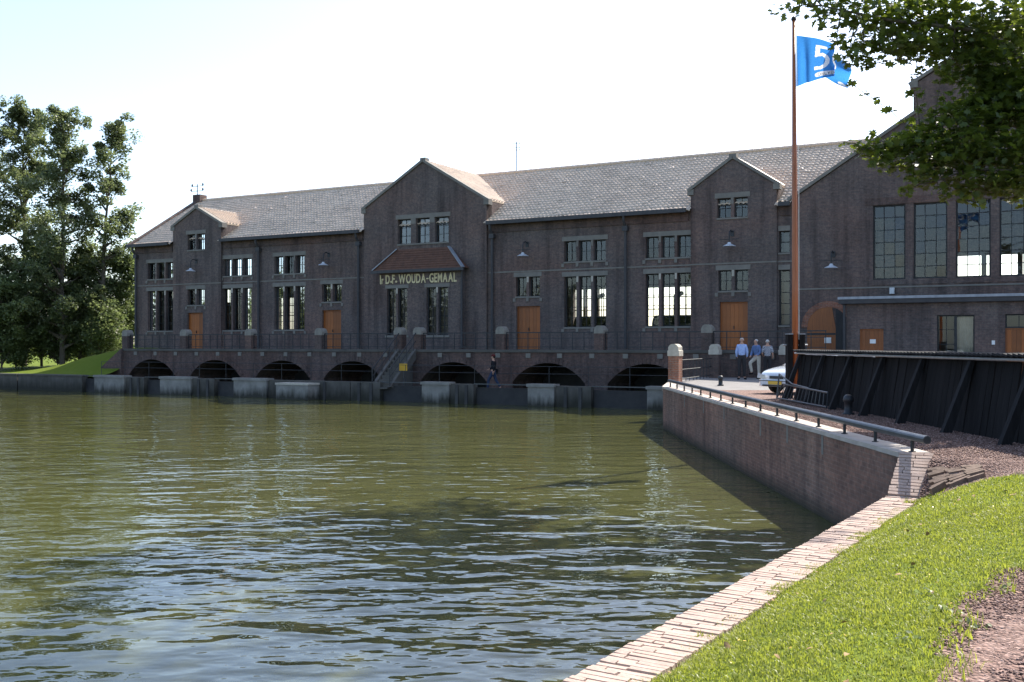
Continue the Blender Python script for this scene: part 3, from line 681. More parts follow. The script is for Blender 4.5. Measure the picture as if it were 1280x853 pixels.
# the bay with the name
by = -0.55
bh_ = [(21.15, 21.78, 1.98, 4.66), (21.90, 22.53, 1.98, 4.66), (23.85, 24.50, 1.98, 4.66), (24.62, 25.27, 1.98, 4.66)]
mb = holed_wall(MB(), 20.60, 26.15, 0.3, 5.62, bh_, by, by + 0.3)
mb.box(20.60, 20.9, by + 0.301, GY - 0.002, 0.3, 5.62); mb.box(25.85, 26.15, by + 0.301, GY - 0.002, 0.3, 5.62)
mb.build('bay_wall', 'brick_dark', st)
for a, b, c, d in bh_: glazed(st, a, b, c, d, 2, 5, by + 0.14)
for a, b in ((21.03, 22.65), (23.73, 25.39)):
    MB().box(a, b, by - 0.025, by - 0.002, 4.66, 4.86).build('lintel', 'stone_lintel', st); MB().box(a, b, by - 0.05, by + 0.1, 1.86, 1.975).build('sill', 'stone_lintel', st)
    MB().box((a + b) / 2 - 0.05, (a + b) / 2 + 0.05, by - 0.02, by - 0.002, 4.36, 4.66).build('mullion_stone', 'stone_light', st)
rf = MB().add([(20.35, by - 0.32, 5.68), (26.42, by - 0.32, 5.68), (26.42, GY, 5.68), (20.35, GY, 5.68), (21.55, GY, 6.92), (25.10, GY, 6.92)],
              [(0, 1, 5, 4), (1, 2, 5), (3, 0, 4)]).build('bay_roof', 'red_tile', st)
tm = MB()
for k in range(9):
    f0 = k / 9; p0 = Vector((20.35, by - 0.32, 5.68)).lerp(Vector((21.55, GY, 6.92)), f0); p1 = Vector((26.42, by - 0.32, 5.68)).lerp(Vector((25.10, GY, 6.92)), f0)
    tm.bar(p0 + Vector((0.05, -0.005, 0.012)), p1 + Vector((-0.05, -0.005, 0.012)), 0.05, 0.02)
tm.build('tile_course', 'red_tile', rf)
for p_, q_ in (((20.33, by - 0.34, 5.70), (21.55, GY - 0.03, 6.94)), ((26.44, by - 0.34, 5.70), (25.10, GY - 0.03, 6.94))): MB().bar(p_, q_, 0.20, 0.05).build('hip_flashing', 'zinc', rf)
MB().box(20.28, 26.49, by - 0.42, by - 0.28, 5.52, 5.68).build('bay_gutter', 'gutter', st); MB().box(20.6, 26.15, by - 0.28, by - 0.002, 5.55, 5.66).build('bay_soffit', 'gutter', st)
MB().tube([(26.22, by - 0.1, 5.5), (26.22, by - 0.1, 1.25)], 0.06, 8).build('downpipe', 'gutter', st)

# lettering, each letter a mesh
sg = empty('sign_lettering', W(23.4, 0.56, 5.0), -TH)
tag(sg, 'gold metal lettering across the front of the projecting bay', 'sign')
def letter(ch, size, x, z, parent, mat, name='letter', ext=0.02, sx=1.0, y=-0.012):
    cu = bpy.data.curves.new('glyph', 'FONT'); cu.body = ch; cu.size = size; cu.extrude = ext; cu.offset = 0.022 * size; cu.space_character = 1
    o = bpy.data.objects.new('glyph', cu); col.objects.link(o)
    dg = bpy.context.evaluated_depsgraph_get(); me = bpy.data.meshes.new_from_object(o.evaluated_get(dg))
    bpy.data.objects.remove(o); bpy.data.curves.remove(cu)
    co = np.zeros(len(me.vertices) * 3); me.vertices.foreach_get('co', co); w = co.reshape(-1, 3)[:, 0].max() if len(co) else 0.1; x0 = co.reshape(-1, 3)[:, 0].min()
    me.transform(Matrix.Translation((-x0, 0, 0))); me.transform(Matrix(((sx, 0, 0, 0), (0, 0, -1, 0), (0, 1, 0, 0), (0, 0, 0, 1))))
    me.name = name
    l = link(name, me, mat, parent, (x, y, z)); 
    if not len(me.materials) or me.materials[0] is None: me.materials.clear(); me.materials.append(MATS[mat])
    return (w - x0) * sx
txt = [('I', 1), ('r', .8), (' ', .35), ('D', 1), ('.', 1), ('F', 1), ('.', 1), (' ', .35), ('W', 1), ('O', 1), ('U', 1), ('D', 1), ('A', 1), ('-', 1), ('G', 1), ('E', 1), ('M', 1), ('A', 1), ('A', 1), ('L', 1)]
x = -2.72
for ch, k in txt:
    if ch == ' ': x += 0.30 * k; continue
    sz = 0.72 * (0.85 if ch == 'r' else 1)
    if ch == '.': letter('.', sz, x, 0.0, sg, 'gold'); x += 0.13; continue
    if ch == '-': x += letter('-', sz * 0.7, x, 0.04, sg, 'gold') + 0.06; continue
    x += letter(ch, sz, x, -0.06 if ch != 'r' else -0.06, sg, 'gold', sx=0.585) + 0.045
print('text end', x)

# boiler house wing with its tall gable
WG = 44.1
wl = [(47.75 + k * 1.745, 47.75 + k * 1.745 + 1.40, 4.40, 7.78) for k in range(6)]
archu, archw = 45.75, 0.95
mb = holed_wall(MB(), WG, 66.0, -0.3, 8.29, wl + [(archu - archw, archu + archw, -0.01, 2.25)], 0.0, 0.42)
mb.prism_xz([(WG, 8.29), (66.0, 8.29), (60.6, 11.75), (60.6, 13.1), (55.05, 16.2), (49.53, 13.1), (49.53, 11.75)], 0.0, 0.42)
mb.build('wing_wall', 'brick_dark', st)
hw = [(49.9 + k * 1.745, 51.4 + k * 1.745, 4.6, 6.25) for k in range(4)]
wb = holed_wall(MB(), WG, 66.0, -0.3, 8.29, hw, BACK - 0.3, BACK); wb.prism_xz([(WG, 8.29), (66.0, 8.29), (60.6, 11.75), (60.6, 13.1), (55.05, 16.2), (49.53, 13.1), (49.53, 11.75)], BACK - 0.3, BACK)
wb.build('wing_rear_wall', 'brick_dark', st)
MB().box(65.6, 66.0, 0.43, BACK - 0.31, -0.3, 8.29).build('wing_side_wall', 'brick_dark', st)
MB().box(44.15, 65.5, 0.45, BACK - 0.35, -0.2, 0.0).build('wing_floor', 'interior', st)
for (p_, q_) in (((WG - 0.2, 8.2), (49.6, 11.78)), ((49.3, 13.0), (55.05, 16.25)), ((66.2, 8.2), (60.5, 11.78)), ((60.8, 13.0), (55.05, 16.25))):
    e = 0.16
    MB().prism_xz([p_, q_, (q_[0], q_[1] + e), (p_[0], p_[1] + e)], 0.30, BACK + 0.2).build('wing_roof', 'pantile', st)
    MB().bar((p_[0], 0.1, p_[1] + 0.1), (q_[0], 0.1, q_[1] + 0.1), 0.42, 0.14).build('coping', 'stone_lintel', st)
for x_ in (49.53, 60.6): MB().box(x_ - 0.1, x_ + 0.1, 0.43, BACK - 0.3, 11.6, 13.1).build('clerestory_wall', 'brick_dark', st)
MB().box(49.38, 49.68, -0.1, 0.6, 12.95, 13.35).build('kneeler_stone', 'stone_lintel', st)
for (a, b, c, d) in wl:
    glazed(st, a, b, c, d, 3, 6, 0.12, 0.07, 0.035, panes=True, tilt=0.006)
    MB().box(a - 0.05, b + 0.05, -0.04, 0.1, c - 0.24, c - 0.003).build('sill', 'brick_dark', st)
MB().box(47.4, 58.6, -0.03, -0.002, 7.80, 8.12).build('soldier_course', 'brick_terrace', st)
MB().box(WG, 66.0, -0.025, 0.0, 4.02, 4.09).build('string_course', 'stone_lintel', st)
# arched gateway: brick infill above the opening and timber leaves
arc = [(archu + archw * math.cos(t), 2.25 + 0.95 * math.sin(t)) for t in np.linspace(0, math.pi, 17)]
ring = MB()
for k in range(16):
    (x0, z0), (x1, z1) = arc[k], arc[k + 1]; cx_, cz_ = archu, 2.25
    o0, o1 = (cx_ + (x0 - cx_) * 1.28, cz_ + (z0 - cz_) * 1.28), (cx_ + (x1 - cx_) * 1.28, cz_ + (z1 - cz_) * 1.28)
    ring.prism_xz([(x0, z0), o0, o1, (x1, z1)], -0.035, -0.003)
ring.build('arch_ring', 'brick_red', st)
ga = MB()
ga.prism_xz([(archu - archw, 0.0), (archu + 0.35, 0.0), (archu + 0.35, 2.25)] + [p for p in arc if p[0] <= archu + 0.36], -0.022, -0.004)
gate = ga.build('gate_leaf', 'door_wood', st)
gd = MB(); gd.prism_xz([(archu + 0.352, 0.0), (archu + archw, 0.0)] + [p for p in arc if p[0] > archu + 0.36] + [(archu + 0.352, 2.25 + 0.95 * math.sin(math.acos(0.352 / 0.95)))], -0.018, -0.004)
gd.build('gateway_shade', 'gate_steel_and_shade', st)  # near-black plate painted as the shade inside the open half
MB().box(archu - 0.15, archu + 0.15, -0.05, -0.024, 1.52, 1.78).build('notice', 'white_paint', gate)
MB().box(archu - archw, archu + 0.34, -0.034, -0.022, 1.9, 1.99).build('rail', 'frame_dark', gate)

# low flat-roofed annex in front of the wing
ax = empty('annex', W(46.9, 2.5, 0), -TH); tag(ax, 'low flat-roofed brick annex with timber doors in front of the boiler house', 'building')
AH = [(0.72, 1.70, 0.0, 2.13), (3.85, 5.30, 0.85, 2.69), (6.45, 7.45, 0.0, 2.70)]
mb = holed_wall(MB(), 0.15, 14.0, -0.2, 3.22, AH, 0.0, 0.25); mb.box(0.15, 0.4, 0.251, 2.46, -0.2, 3.22); mb.box(13.75, 14.0, 0.251, 2.46, -0.2, 3.22); mb.build('wall', 'brick_dark', ax)
MB().box(-0.12, 14.2, -0.25, 2.46, 3.23, 3.50).build('flat_roof', 'gutter', ax); MB().box(-0.16, 14.24, -0.29, -0.252, 3.42, 3.53).build('roof_edge', 'zinc', ax)
MB().tube([(0.08, -0.08, 3.2), (0.08, -0.08, 0)], 0.06, 8).build('downpipe', 'gutter', ax)
MB().box(0.4, 13.7, 2.2, 2.45, 0, 3.2).build('inner_wall', 'interior', ax)
d_ = plank_door(ax, 0.72, 1.70, 0.0, 2.13, 0.10, n=5); MB().box(1.13, 1.37, 0.075, 0.098, 1.50, 1.68).build('notice', 'white_paint', d_)
plank_door(ax, 6.45, 7.45, 0.0, 2.12, 0.10, n=5); glazed(ax, 6.45, 7.45, 2.13, 2.70, 2, 1, 0.10)
glazed(ax, 3.85, 4.56, 0.85, 2.69, 2, 3, 0.10); glazed(ax, 4.56, 5.30, 0.85, 2.69, 1, 1, 0.10)
cu_ = MB(); nsl = 14
for k in range(nsl): cu_.add([(4.6 + k * 0.05, 0.30 + 0.03 * (k % 2), 0.9), (4.6 + (k + 1) * 0.05, 0.30 + 0.03 * ((k + 1) % 2), 0.9), (4.6 + (k + 1) * 0.05, 0.30 + 0.03 * ((k + 1) % 2), 2.6), (4.6 + k * 0.05, 0.30 + 0.03 * (k % 2), 2.6)], [(0, 1, 2, 3)])
cu_.build('curtain', 'stone_light', ax)
MB().box(5.95, 6.07, -0.04, -0.002, 1.45, 1.62).build('switch_box', 'white_paint', ax)

# wall lamps: dish on a hooked bracket
def wall_lamp(u, z, y, label, s_=1.0):
    e = empty('wall_lamp', W(u, -y, z), -TH); tag(e, label, 'lamp', 'lamps on the station walls')
    MB().box(-0.09, 0.09, -0.03, -0.001, -0.05, 0.22).build('wall_plate', 'metal_dark', e)
    MB().tube([(0, -0.03, 0.15), (0, -0.25, 0.22), (0, -0.48, 0.12), (0, -0.52, -0.08), (0, -0.52, -0.42)], 0.028, 6).build('arm', 'metal_dark', e)
    MB().tube([(-0.48, -0.52, -0.24), (0.48, -0.52, -0.24)], 0.016, 5).build('cross_rod', 'metal_dark', e)
    MB().lathe([(0.06, -0.38), (0.10, -0.46), (0.30, -0.56), (0.31, -0.58), (0.05, -0.57)], 16, (0, -0.52, 0)).build('shade', 'enamel', e, smooth=False)
wall_lamp(5.82, 6.75, GY, 'dish lamp on a hooked bracket under the small left gable')
wall_lamp(16.5, 6.75, 0, 'dish lamp above the timber door left of the central gable')
wall_lamp(29.95, 6.75, 0, 'dish lamp above the timber door right of the central gable')
wall_lamp(41.25, 6.75, GY, 'dish lamp under the right gable, above the large double door')
wall_lamp(46.0, 5.55, 0, 'dish lamp on the boiler house wall above the arched gateway')
al = empty('television_aerial', W(26.1, -5.9, RIDGE), -TH); tag(al, 'thin television aerial rising from the tiled ridge', 'aerial')
t_ = MB(); t_.tube([(0, 0, -0.3), (0, 0, 2.0)], 0.03, 6); t_.build('mast', 'metal_grey', al)
t_ = MB()
for z, w in ((1.9, 0.5), (1.5, 0.35), (1.65, 0.4)): t_.tube([(-w, 0, z), (w * 0.6, 0.1, z)], 0.014, 5); t_.tube([(0.2, 0, z - 0.15), (0.2, 0, z + 0.12)], 0.012, 4)
t_.build('dipole', 'metal_grey', al)
fl = empty('floodlight', W(48.6, 0.05, 3.9), -TH); tag(fl, 'small pale floodlight on the wall below the tall windows', 'lamp')
MB().box(-0.1, 0.1, -0.16, -0.02, -0.16, 0.12).build('housing', 'enamel', fl); MB().box(-0.02, 0.02, -0.02, 0.04, -0.05, 0.03).build('bracket', 'metal_dark', fl)

# ------------------------------------------------------------------ terrace with arches
te = empty('terrace', W(24, 4, -0.8), -TH); tag(te, 'raised brick terrace on low arches with stone-capped posts and iron railings', 'terrace')
def T(mb, name, mat, parent=None, **kw):       # terrace meshes are written in facade coordinates (x=u, y=-v)
    me = mb.mesh(name); me.transform(Matrix.Translation((-24, 4, 0.8))); return link(name, me, mat, parent or te)
AC = [6.0, 11.24, 16.38, 21.33, 27.75, 33.2, 38.35]; AW, AS, AZ = 1.98, -0.42, 0.55
AR = (AW ** 2 + (AZ - AS) ** 2) / (2 * (AZ - AS)); ACZ = AZ - AR
def arch_z(dx): return ACZ + math.sqrt(max(AR ** 2 - dx ** 2, 0))
wl_ = MB(); x = 3.5
for c in AC:
    wl_.box(x, c - AW, -4.0, -3.6, -1.7, 1.06)
    n = 16
    for k in range(n):
        a = -AW + 2 * AW * k / n; b = a + 2 * AW / n
        za, zb = arch_z(a), arch_z(b)
        wl_.add([(c + a, -4, za), (c + b, -4, zb), (c + b, -4, 1.06), (c + a, -4, 1.06)], [(0, 1, 2, 3)])
        wl_.add([(c + a, -4, za), (c + b, -4, zb), (c + b, -0.5, zb), (c + a, -0.5, za)], [(3, 2, 1, 0)])
    for sx in (-1, 1): wl_.add([(c + sx * AW, -4, -1.7), (c + sx * AW, -0.5, -1.7), (c + sx * AW, -0.5, AS), (c + sx * AW, -4, AS)], [(0, 1, 2, 3)])
    x = c + AW
wl_.box(x, 46.7, -4.0, -3.6, -1.7, 1.06)
T(wl_, 'arched_wall', 'brick_terrace')
T(MB().box(3.5, 46.7, -0.6, -0.5, -1.7, 0.9), 'culvert_back', 'gate_steel_and_shade')  # near-black panel, the shade deep in the arches put into its colour
for c in AC:
    rg = MB(); n = 20
    for k in range(n):
        a = -AW + 2 * AW * k / n; b = a + 2 * AW / n - 0.012
        da, db = Vector((a, arch_z(a) - ACZ)).normalized(), Vector((b, arch_z(b) - ACZ)).normalized()
        rg.prism_xz([(c + da.x * AR, ACZ + da.y * AR), (c + da.x * (AR + 0.3), ACZ + da.y * (AR + 0.3)), (c + db.x * (AR + 0.3), ACZ + db.y * (AR + 0.3)), (c + db.x * AR, ACZ + db.y * AR)], -4.03, -4.002)
    T(rg, 'arch_ring', 'brick_terrace')
T(MB().box(3.4, 46.75, -4.07, 0.0, 1.065, 1.195), 'deck', 'concrete')
T(MB().add([(0.9, -3.7, -0.5), (3.5, -3.7, -0.5), (3.5, -3.7, 1.2), (0.9, -4.2, -0.5), (3.5, -4.2, -0.5), (3.5, -4.2, 1.2)], [(0, 1, 2), (5, 4, 3), (0, 2, 5, 3), (0, 3, 4, 1), (1, 4, 5, 2)]), 'wing_ramp_wall', 'brick_terrace')
posts = [3.6, 8.62, 13.80, 18.95, 24.28, 25.52, 30.50, 35.90, 41.20]
capm = MB().prism_xz([(-0.25, 0), (0.25, 0), (0.25, 0.18), (0.19, 0.31), (0.09, 0.38), (-0.09, 0.38), (-0.19, 0.31), (-0.25, 0.18)], -0.25, 0.25).mesh('post_cap')
for u in posts:
    pp = T(MB().box(u - 0.24, u + 0.24, -4.0, -3.52, 1.20, 1.98), 'post', 'brick_terrace'); 
    c = link('post_cap', capm, 'cap_stone', pp); c.location = (u - 24, 0.24, 1.98 + 0.8)
for a, b in list(zip(posts[:4], posts[1:5])) + list(zip(posts[5:], posts[6:])) + [(41.2, 46.7)]:
    r_ = MB(); a += 0.24; b -= 0.24
    for z, w in ((2.02, 0.05), (1.75, 0.025), (1.32, 0.03)): r_.box(a, b, -3.80, -3.80 + w, z, z + w)
    n = max(2, round((b - a) / 0.62))
    for k in range(n + 1):
        x = a + 0.02 + (b - a - 0.04) * k / n; r_.box(x - 0.015, x + 0.015, -3.805, -3.775, 1.20, 2.03)
    T(r_, 'railing', 'metal_dark')
for c in list(np.arange(4.6, 46, 1.72)):
    if 24 < c < 25.8: continue
    T(MB().box(c - 0.13, c + 0.13, -4.05, -4.003, 0.80, 1.02), 'stone_block', 'stone_lintel')
# stair from the terrace down to the walkway
ns_ = 10
sm_ = MB().box(24.52, 25.28, 0, 0.245, 0, 0.20).mesh('step')
for k in range(ns_):
    o = T(MB().box(24.50, 25.30, -4.08 - (k + 1) * 0.235, -4.08 - k * 0.235 - 0.002, -0.8, 1.195 - (k + 0.95) * 0.1925), 'step', 'concrete')
for ux in (24.36, 25.44):
    T(MB().add([(ux - 0.09, -4.08, 1.22), (ux + 0.09, -4.08, 1.22), (ux + 0.09, -6.4, -0.68), (ux - 0.09, -6.4, -0.68), (ux - 0.09, -4.08, 0.7), (ux + 0.09, -4.08, 0.7), (ux + 0.09, -6.0, -0.8), (ux - 0.09, -6.0, -0.8)],
              [(0, 1, 2, 3), (7, 6, 5, 4), (0, 3, 7, 4), (1, 5, 6, 2), (2, 6, 7, 3)]), 'stringer', 'concrete')
    h = MB(); h.tube([(ux, -4.0, 2.05), (ux, -6.35, 0.20), (ux, -6.35, -0.65)], 0.03, 6); h.tube([(ux, -4.0, 1.65), (ux, -6.35, -0.20)], 0.02, 6)
    for k in range(4): y = -4.2 - k * 0.65; h.tube([(ux, y, 1.12 - (-y - 4.08) * 0.80), (ux, y, 2.05 - (-y - 4.0) * 0.787)], 0.018, 5)
    T(h, 'handrail', 'metal_dark')
ys_ = empty('warning_sign', W(25.75, 5.6, 0.12), -TH); tag(ys_, 'small yellow notice beside the foot of the terrace stair', 'sign')
MB().box(-0.24, 0.24, -0.012, 0.012, 0, 0.36).build('board', 'sign_yellow', ys_); MB().tube([(0, 0.03, -0.92), (0, 0.03, 0.30)], 0.02, 6).build('post', 'metal_grey', ys_)

# ------------------------------------------------------------------ intake basins and walkway in front of the terrace
ba = empty('intake_basins', W(20, 6.4, WATER), -TH); tag(ba, 'row of pale concrete intake blocks and dark gate bays along the water', 'weir')
def B(mb, name, mat, parent=None):
    me = mb.mesh(name); me.transform(Matrix.Translation((-20, 6.4, -WATER))); return link(name, me, mat, parent or ba)
B(MB().box(3.0, 40.3, -6.1, -4.05, -1.0, -0.80), 'walkway', 'concrete_dark')
pale = [(3.9, 6.45), (9.42, 11.83), (15.09, 17.46), (27.49, 29.05), (33.4, 34.75), (39.33, 40.6)]
mid = [(6.452, 8.0), (11.832, 13.55), (17.462, 23.0), (23.0, 24.9), (29.052, 30.4), (34.752, 36.6)]
gaps = [(8.0, 9.42), (13.55, 15.09), (24.9, 27.49), (30.4, 33.4), (36.6, 39.33), (2.6, 3.9)]
for a, b in pale:
    B(MB().box(a, b, -6.52, -6.0, -2.2, -0.52), 'block', 'concrete_pale'); B(MB().box(a - 0.05, b + 0.05, -6.58, -5.98, -0.518, -0.38), 'block_cap', 'concrete_pale')
for a, b in mid:
    B(MB().box(a + 0.02, b - 0.02, -6.40, -6.0, -2.2, -0.46), 'panel', 'concrete_mid')
    for k in range(2):
        x = a + (b - a) * (0.3 + 0.4 * k); B(MB().box(x - 0.08, x + 0.08, -6.46, -6.402, -2.2, -0.5), 'groove_post', 'concrete_dark')
for a, b in gaps: B(MB().box(a, b, -6.14, -6.02, -2.2, -0.62), 'sluice_gate', 'gate_steel_and_shade'); B(MB().box(a, b, -6.36, -6.30, -0.47, -0.42), 'tie_bar', 'metal_grey')
B(MB().box(18.86, 21.0, -7.35, -6.42, -2.2, -0.66), 'block', 'concrete_pale')['label'] = 'pale block standing forward of the others'
B(MB().box(18.82, 21.04, -7.39, -6.42, -0.658, -0.56), 'block_cap', 'stone_light')  # paler stone puts the sunlit top of this block into the colour
for a, b in zip(np.arange(-46, 2, 6.1), np.arange(-39.95, 3, 6.1)):
    B(MB().box(a, b - 0.06, -6.42, -6.0, -2.2, -0.50), 'panel', 'concrete_mid'); B(MB().box(a, b - 0.03, -6.48, -5.98, -0.498, -0.40), 'panel_cap', 'concrete')
wr = MB()
for z in (0.42, 0.08): wr.tube([(4.0, -6.08, z), (24.2, -6.08, z)], 0.014, 5); wr.tube([(25.6, -6.08, z), (40.3, -6.08, z)], 0.014, 5)
for x in np.arange(4.0, 40.4, 2.02):
    if not 24.2 < x < 25.6: wr.tube([(x, -6.08, -0.8), (x, -6.08, 0.43)], 0.016, 5)
B(wr, 'railing', 'metal_dark')

# ------------------------------------------------------------------ quay wall, coping, handrail
qw = empty('quay_wall', (QX, 24, WATER)); tag(qw, 'tall brick quay wall along the water under the pipe rail', 'wall')
def Q(mb, name, mat, parent=None):
    me = mb.mesh(name); me.transform(Matrix.Translation((-QX, -24, -WATER))); return link(name, me, mat, parent or qw)
q = MB(); q.box(QX, QX + 0.40, 13.80, 35.5, -2.4, -0.048)
pA, pB = Vector((QX, 35.5)), far.xy
q.add([(QX, 35.51, -2.4), (QX + 0.4, 35.51, -2.4), (far.x + 0.4, far.y, -2.4), (far.x, far.y, -2.4), (QX, 35.51, -0.14), (QX + 0.4, 35.51, -0.14), (far.x + 0.4, far.y, -0.14), (far.x, far.y, -0.14)],
      [(0, 3, 2, 1), (4, 5, 6, 7), (0, 1, 5, 4), (1, 2, 6, 5), (2, 3, 7, 6), (3, 0, 4, 7)])
o = Q(q, 'brickwork', 'brick_quay')
n_c = 27; L = (35.5 - 13.80) / n_c
cm = MB().box(-0.02, 0.405, 0.003, L - 0.003, -0.045, 0.02).mesh('coping_slab')
for k in range(n_c):
    c = link('coping_slab', cm, 'coping_stone', qw, (0, 13.80 + k * L - 24, -WATER + random.uniform(-0.004, 0.004)))
dv = (pB - pA); n2 = 12
for k in range(n2):
    a, b = pA + dv * (k / n2), pA + dv * ((k + 0.985) / n2)
    Q(MB().add([(a.x - .03, a.y + .02, -.135), (a.x + .4, a.y + .02, -.135), (b.x + .4, b.y, -.135), (b.x - .03, b.y, -.135), (a.x - .03, a.y + .02, .02), (a.x + .4, a.y + .02, .02), (b.x + .4, b.y, .02), (b.x - .03, b.y, .02)],
              [(0, 3, 2, 1), (4, 5, 6, 7), (0, 1, 5, 4), (1, 2, 6, 5), (2, 3, 7, 6), (3, 0, 4, 7)]), 'coping_slab', 'coping_stone')
for y_ in (17.2, 19.4, 21.5, 25.2, 27.9, 31.0):                                   # pale drip stains of lime below coping joints
    Q(MB().box(QX - 0.006, QX - 0.002, y_, y_ + 0.10, -0.05 - random.uniform(0.25, 0.42), -0.05), 'lime_run', 'stone_lintel')
hr = empty('quay_handrail', (QX + 0.18, 24, 0.02)); tag(hr, 'low dark steel pipe rail on short posts along the quay edge', 'railing')
MB().tube([(0, 13.35 - 24, 0.205), (0, 35.3 - 24, 0.205)], 0.054, 14).build('pipe', 'metal_grey', hr)
MB().tube([(0, 13.345 - 24, 0.205), (0, 13.352 - 24, 0.205)], 0.044, 14).build('pipe_end', 'metal_dark', hr)
pm_ = MB().lathe([(0.05, 0.0), (0.05, 0.012), (0.024, 0.013), (0.024, 0.17)], 8).mesh('post')
for k in range(16): link('post', pm_, 'metal_dark', hr, (0, 13.85 + k * 1.41 - 24, 0.0))

# ------------------------------------------------------------------ brick kerb of the bank
kb = empty('bank_kerb', (K0.x, K0.y, -0.5)); tag(kb, 'sunlit brick-on-edge kerb running from the quay end towards the viewer', 'kerb')
ang = math.atan2(KP.y, KP.x)
RISE, KZ = 0.80, -0.465
pitch = 0.0655
bms = []
for k in range(6):
    j = lambda: random.uniform(-0.004, 0.004)
    a, b, h = 0.204, 0.056, 0.10
    mb = MB().add([(0 + j(), 0 + j(), -h), (a + j(), j(), -h), (a + j(), b + j(), -h), (j(), b + j(), -h), (j() + .003, j() + .003, j() * .7), (a + j() - .003, j() + .003, j() * .7), (a + j() - .003, b + j() - .003, j() * .7), (j() + .003, b + j() - .003, j() * .7)],
                  [(0, 3, 2, 1), (4, 5, 6, 7), (0, 1, 5, 4), (1, 2, 6, 5), (2, 3, 7, 6), (3, 0, 4, 7)])
    me = mb.mesh('brick'); me.materials.append(MATS[('kerb_brick_a', 'kerb_brick_b', 'kerb_brick_c')[k % 3]]); bms.append(me)
rest = MB()
def kerb_z(t_): return 0.0 + (KZ) * min(max((t_ - 0.04) / RISE, 0), 1) + 0.012
def brick_at(t_, s_, rest_=False, ln=1.0):
    z = kerb_z(t_) + random.uniform(-0.005, 0.005)
    slope = math.atan2(KZ, RISE) if 0.04 < t_ < RISE + 0.04 else 0.0
    x, y = KS(s_, t_)
    M = Matrix.Translation((x - K0.x, y - K0.y, z + 0.5)) @ Matrix.Rotation(ang, 4, 'Z') @ Matrix.Rotation(-slope, 4, 'X') @ Matrix.Rotation(random.gauss(0, 0.01), 4, 'Z') @ Matrix.Diagonal((ln, 1, 1, 1))
    if rest_:
        m0 = random.choice(bms); rest.add([M @ v.co for v in m0.vertices], [tuple(p.vertices) for p in m0.polygons])
    else:
        o = bpy.data.objects.new('brick', random.choice(bms)); col.objects.link(o); o.parent = kb; o.matrix_local = M
t_ = 0.06
while t_ < 18:
    slope_k = math.cos(math.atan2(KZ, RISE)) if t_ < RISE else 1.0
    sp_ = random.choice((0.105, 0.21, 0.21, 0.31)) + random.uniform(-.012, .012); jx_ = random.uniform(-0.004, 0.004)
    brick_at(t_, jx_, t_ > 9.45, (sp_ - 0.005) / 0.204); brick_at(t_, jx_ + sp_, t_ > 9.45, (0.418 - sp_) / 0.204)
    t_ += pitch * slope_k
o = rest.build('brick_run', 'kerb_brick_a', kb); o['kind'] = 'stuff'
kw = MB()
def kv(s_, t_, z): x, y = KS(s_, t_); return (x - K0.x, y - K0.y, z + 0.5)
for t0, t1 in ((0.0, 0.05), (0.05, 0.84), (0.84, 30.0)):
    z0, z1 = kerb_z(t0 + 1e-4) - 0.03, kerb_z(t1) - 0.03
    kw.add([kv(0.012, t0, -2.4), kv(0.415, t0, -2.4), kv(0.415, t1, -2.4), kv(0.012, t1, -2.4), kv(0.012, t0, z0), kv(0.415, t0, z0), kv(0.415, t1, z1), kv(0.012, t1, z1)],
           [(4, 5, 6, 7), (0, 1, 5, 4), (1, 2, 6, 5), (2, 3, 7, 6), (3, 0, 4, 7)])
kw.build('bedding', 'mortar', kb)
# dark weathered bricks that hold the gravel beside the ramp
for r_ in range(9):
    for c_ in range(3):
        t2, s2 = 0.62 + 0.085 * r_ + 0.05 * (c_ % 2), 0.46 + c_ * 0.20 + 0.02 * r_ + 0.04 * (r_ % 2)
        if t2 > 1.55: continue
        x, y = KS(s2, t2); z = land_z(s2 + 0.1, t2) + 0.03
        o = bpy.data.objects.new('brick', bms[2]); col.objects.link(o); o.parent = kb
        dz = land_z(s2 + 0.2, t2) - land_z(s2, t2); dt_ = land_z(s2, t2) - land_z(s2, t2 + 0.1)
        if random.random() < 0.12: bpy.data.objects.remove(o); continue
        o.matrix_local = Matrix.Translation((x - K0.x + random.gauss(0, .012), y - K0.y + random.gauss(0, .012), z + 0.49 + random.gauss(0, .010))) @ Matrix.Rotation(ang + 0.55 + random.gauss(0, .10), 4, 'Z') @ Matrix.Rotation(math.atan2(dt_, 0.1), 4, 'X') @ Matrix.Rotation(-math.atan2(dz, 0.2), 4, 'Y')
        o.material_slots[0].link = 'OBJECT'; o.material_slots[0].material = MATS['mossy_brick']
        o['label'] = 'dark mossy brick beside the ramp'

# ------------------------------------------------------------------ stone-capped pillars, rails and bollards on the quay
def quay_pillar(x, y, label, h=1.03, brick='brick_red'):
    e = empty('stone_capped_pillar', (x, y, -0.016), -TH); tag(e, label, 'pillar', 'pillars on the quay')
    MB().box(-0.21, 0.21, -0.21, 0.21, 0, h).build('shaft', brick, e)
    c = MB().prism_xz([(-0.235, 0), (0.235, 0), (0.235, 0.20), (0.20, 0.22), (0.20, 0.34), (0.13, 0.43), (0.05, 0.46), (-0.05, 0.46), (-0.13, 0.43), (-0.20, 0.34), (-0.20, 0.22), (-0.235, 0.20)], -0.235, 0.235).build('cap', 'stone_light', e)
    c.location = (0, 0, h)
    return e
quay_pillar(6.28, 40.0, 'sunlit brick pillar with rounded stone cap at the far end of the quay rail')
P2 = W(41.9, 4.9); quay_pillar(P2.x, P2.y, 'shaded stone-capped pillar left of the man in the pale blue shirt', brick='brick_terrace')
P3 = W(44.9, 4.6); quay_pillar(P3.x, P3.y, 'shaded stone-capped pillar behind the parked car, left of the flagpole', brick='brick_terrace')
yr = empty('yard_railing', (6.28, 40.0, 0)); tag(yr, 'dark iron railing between the stone-capped pillars of the quay', 'railing')
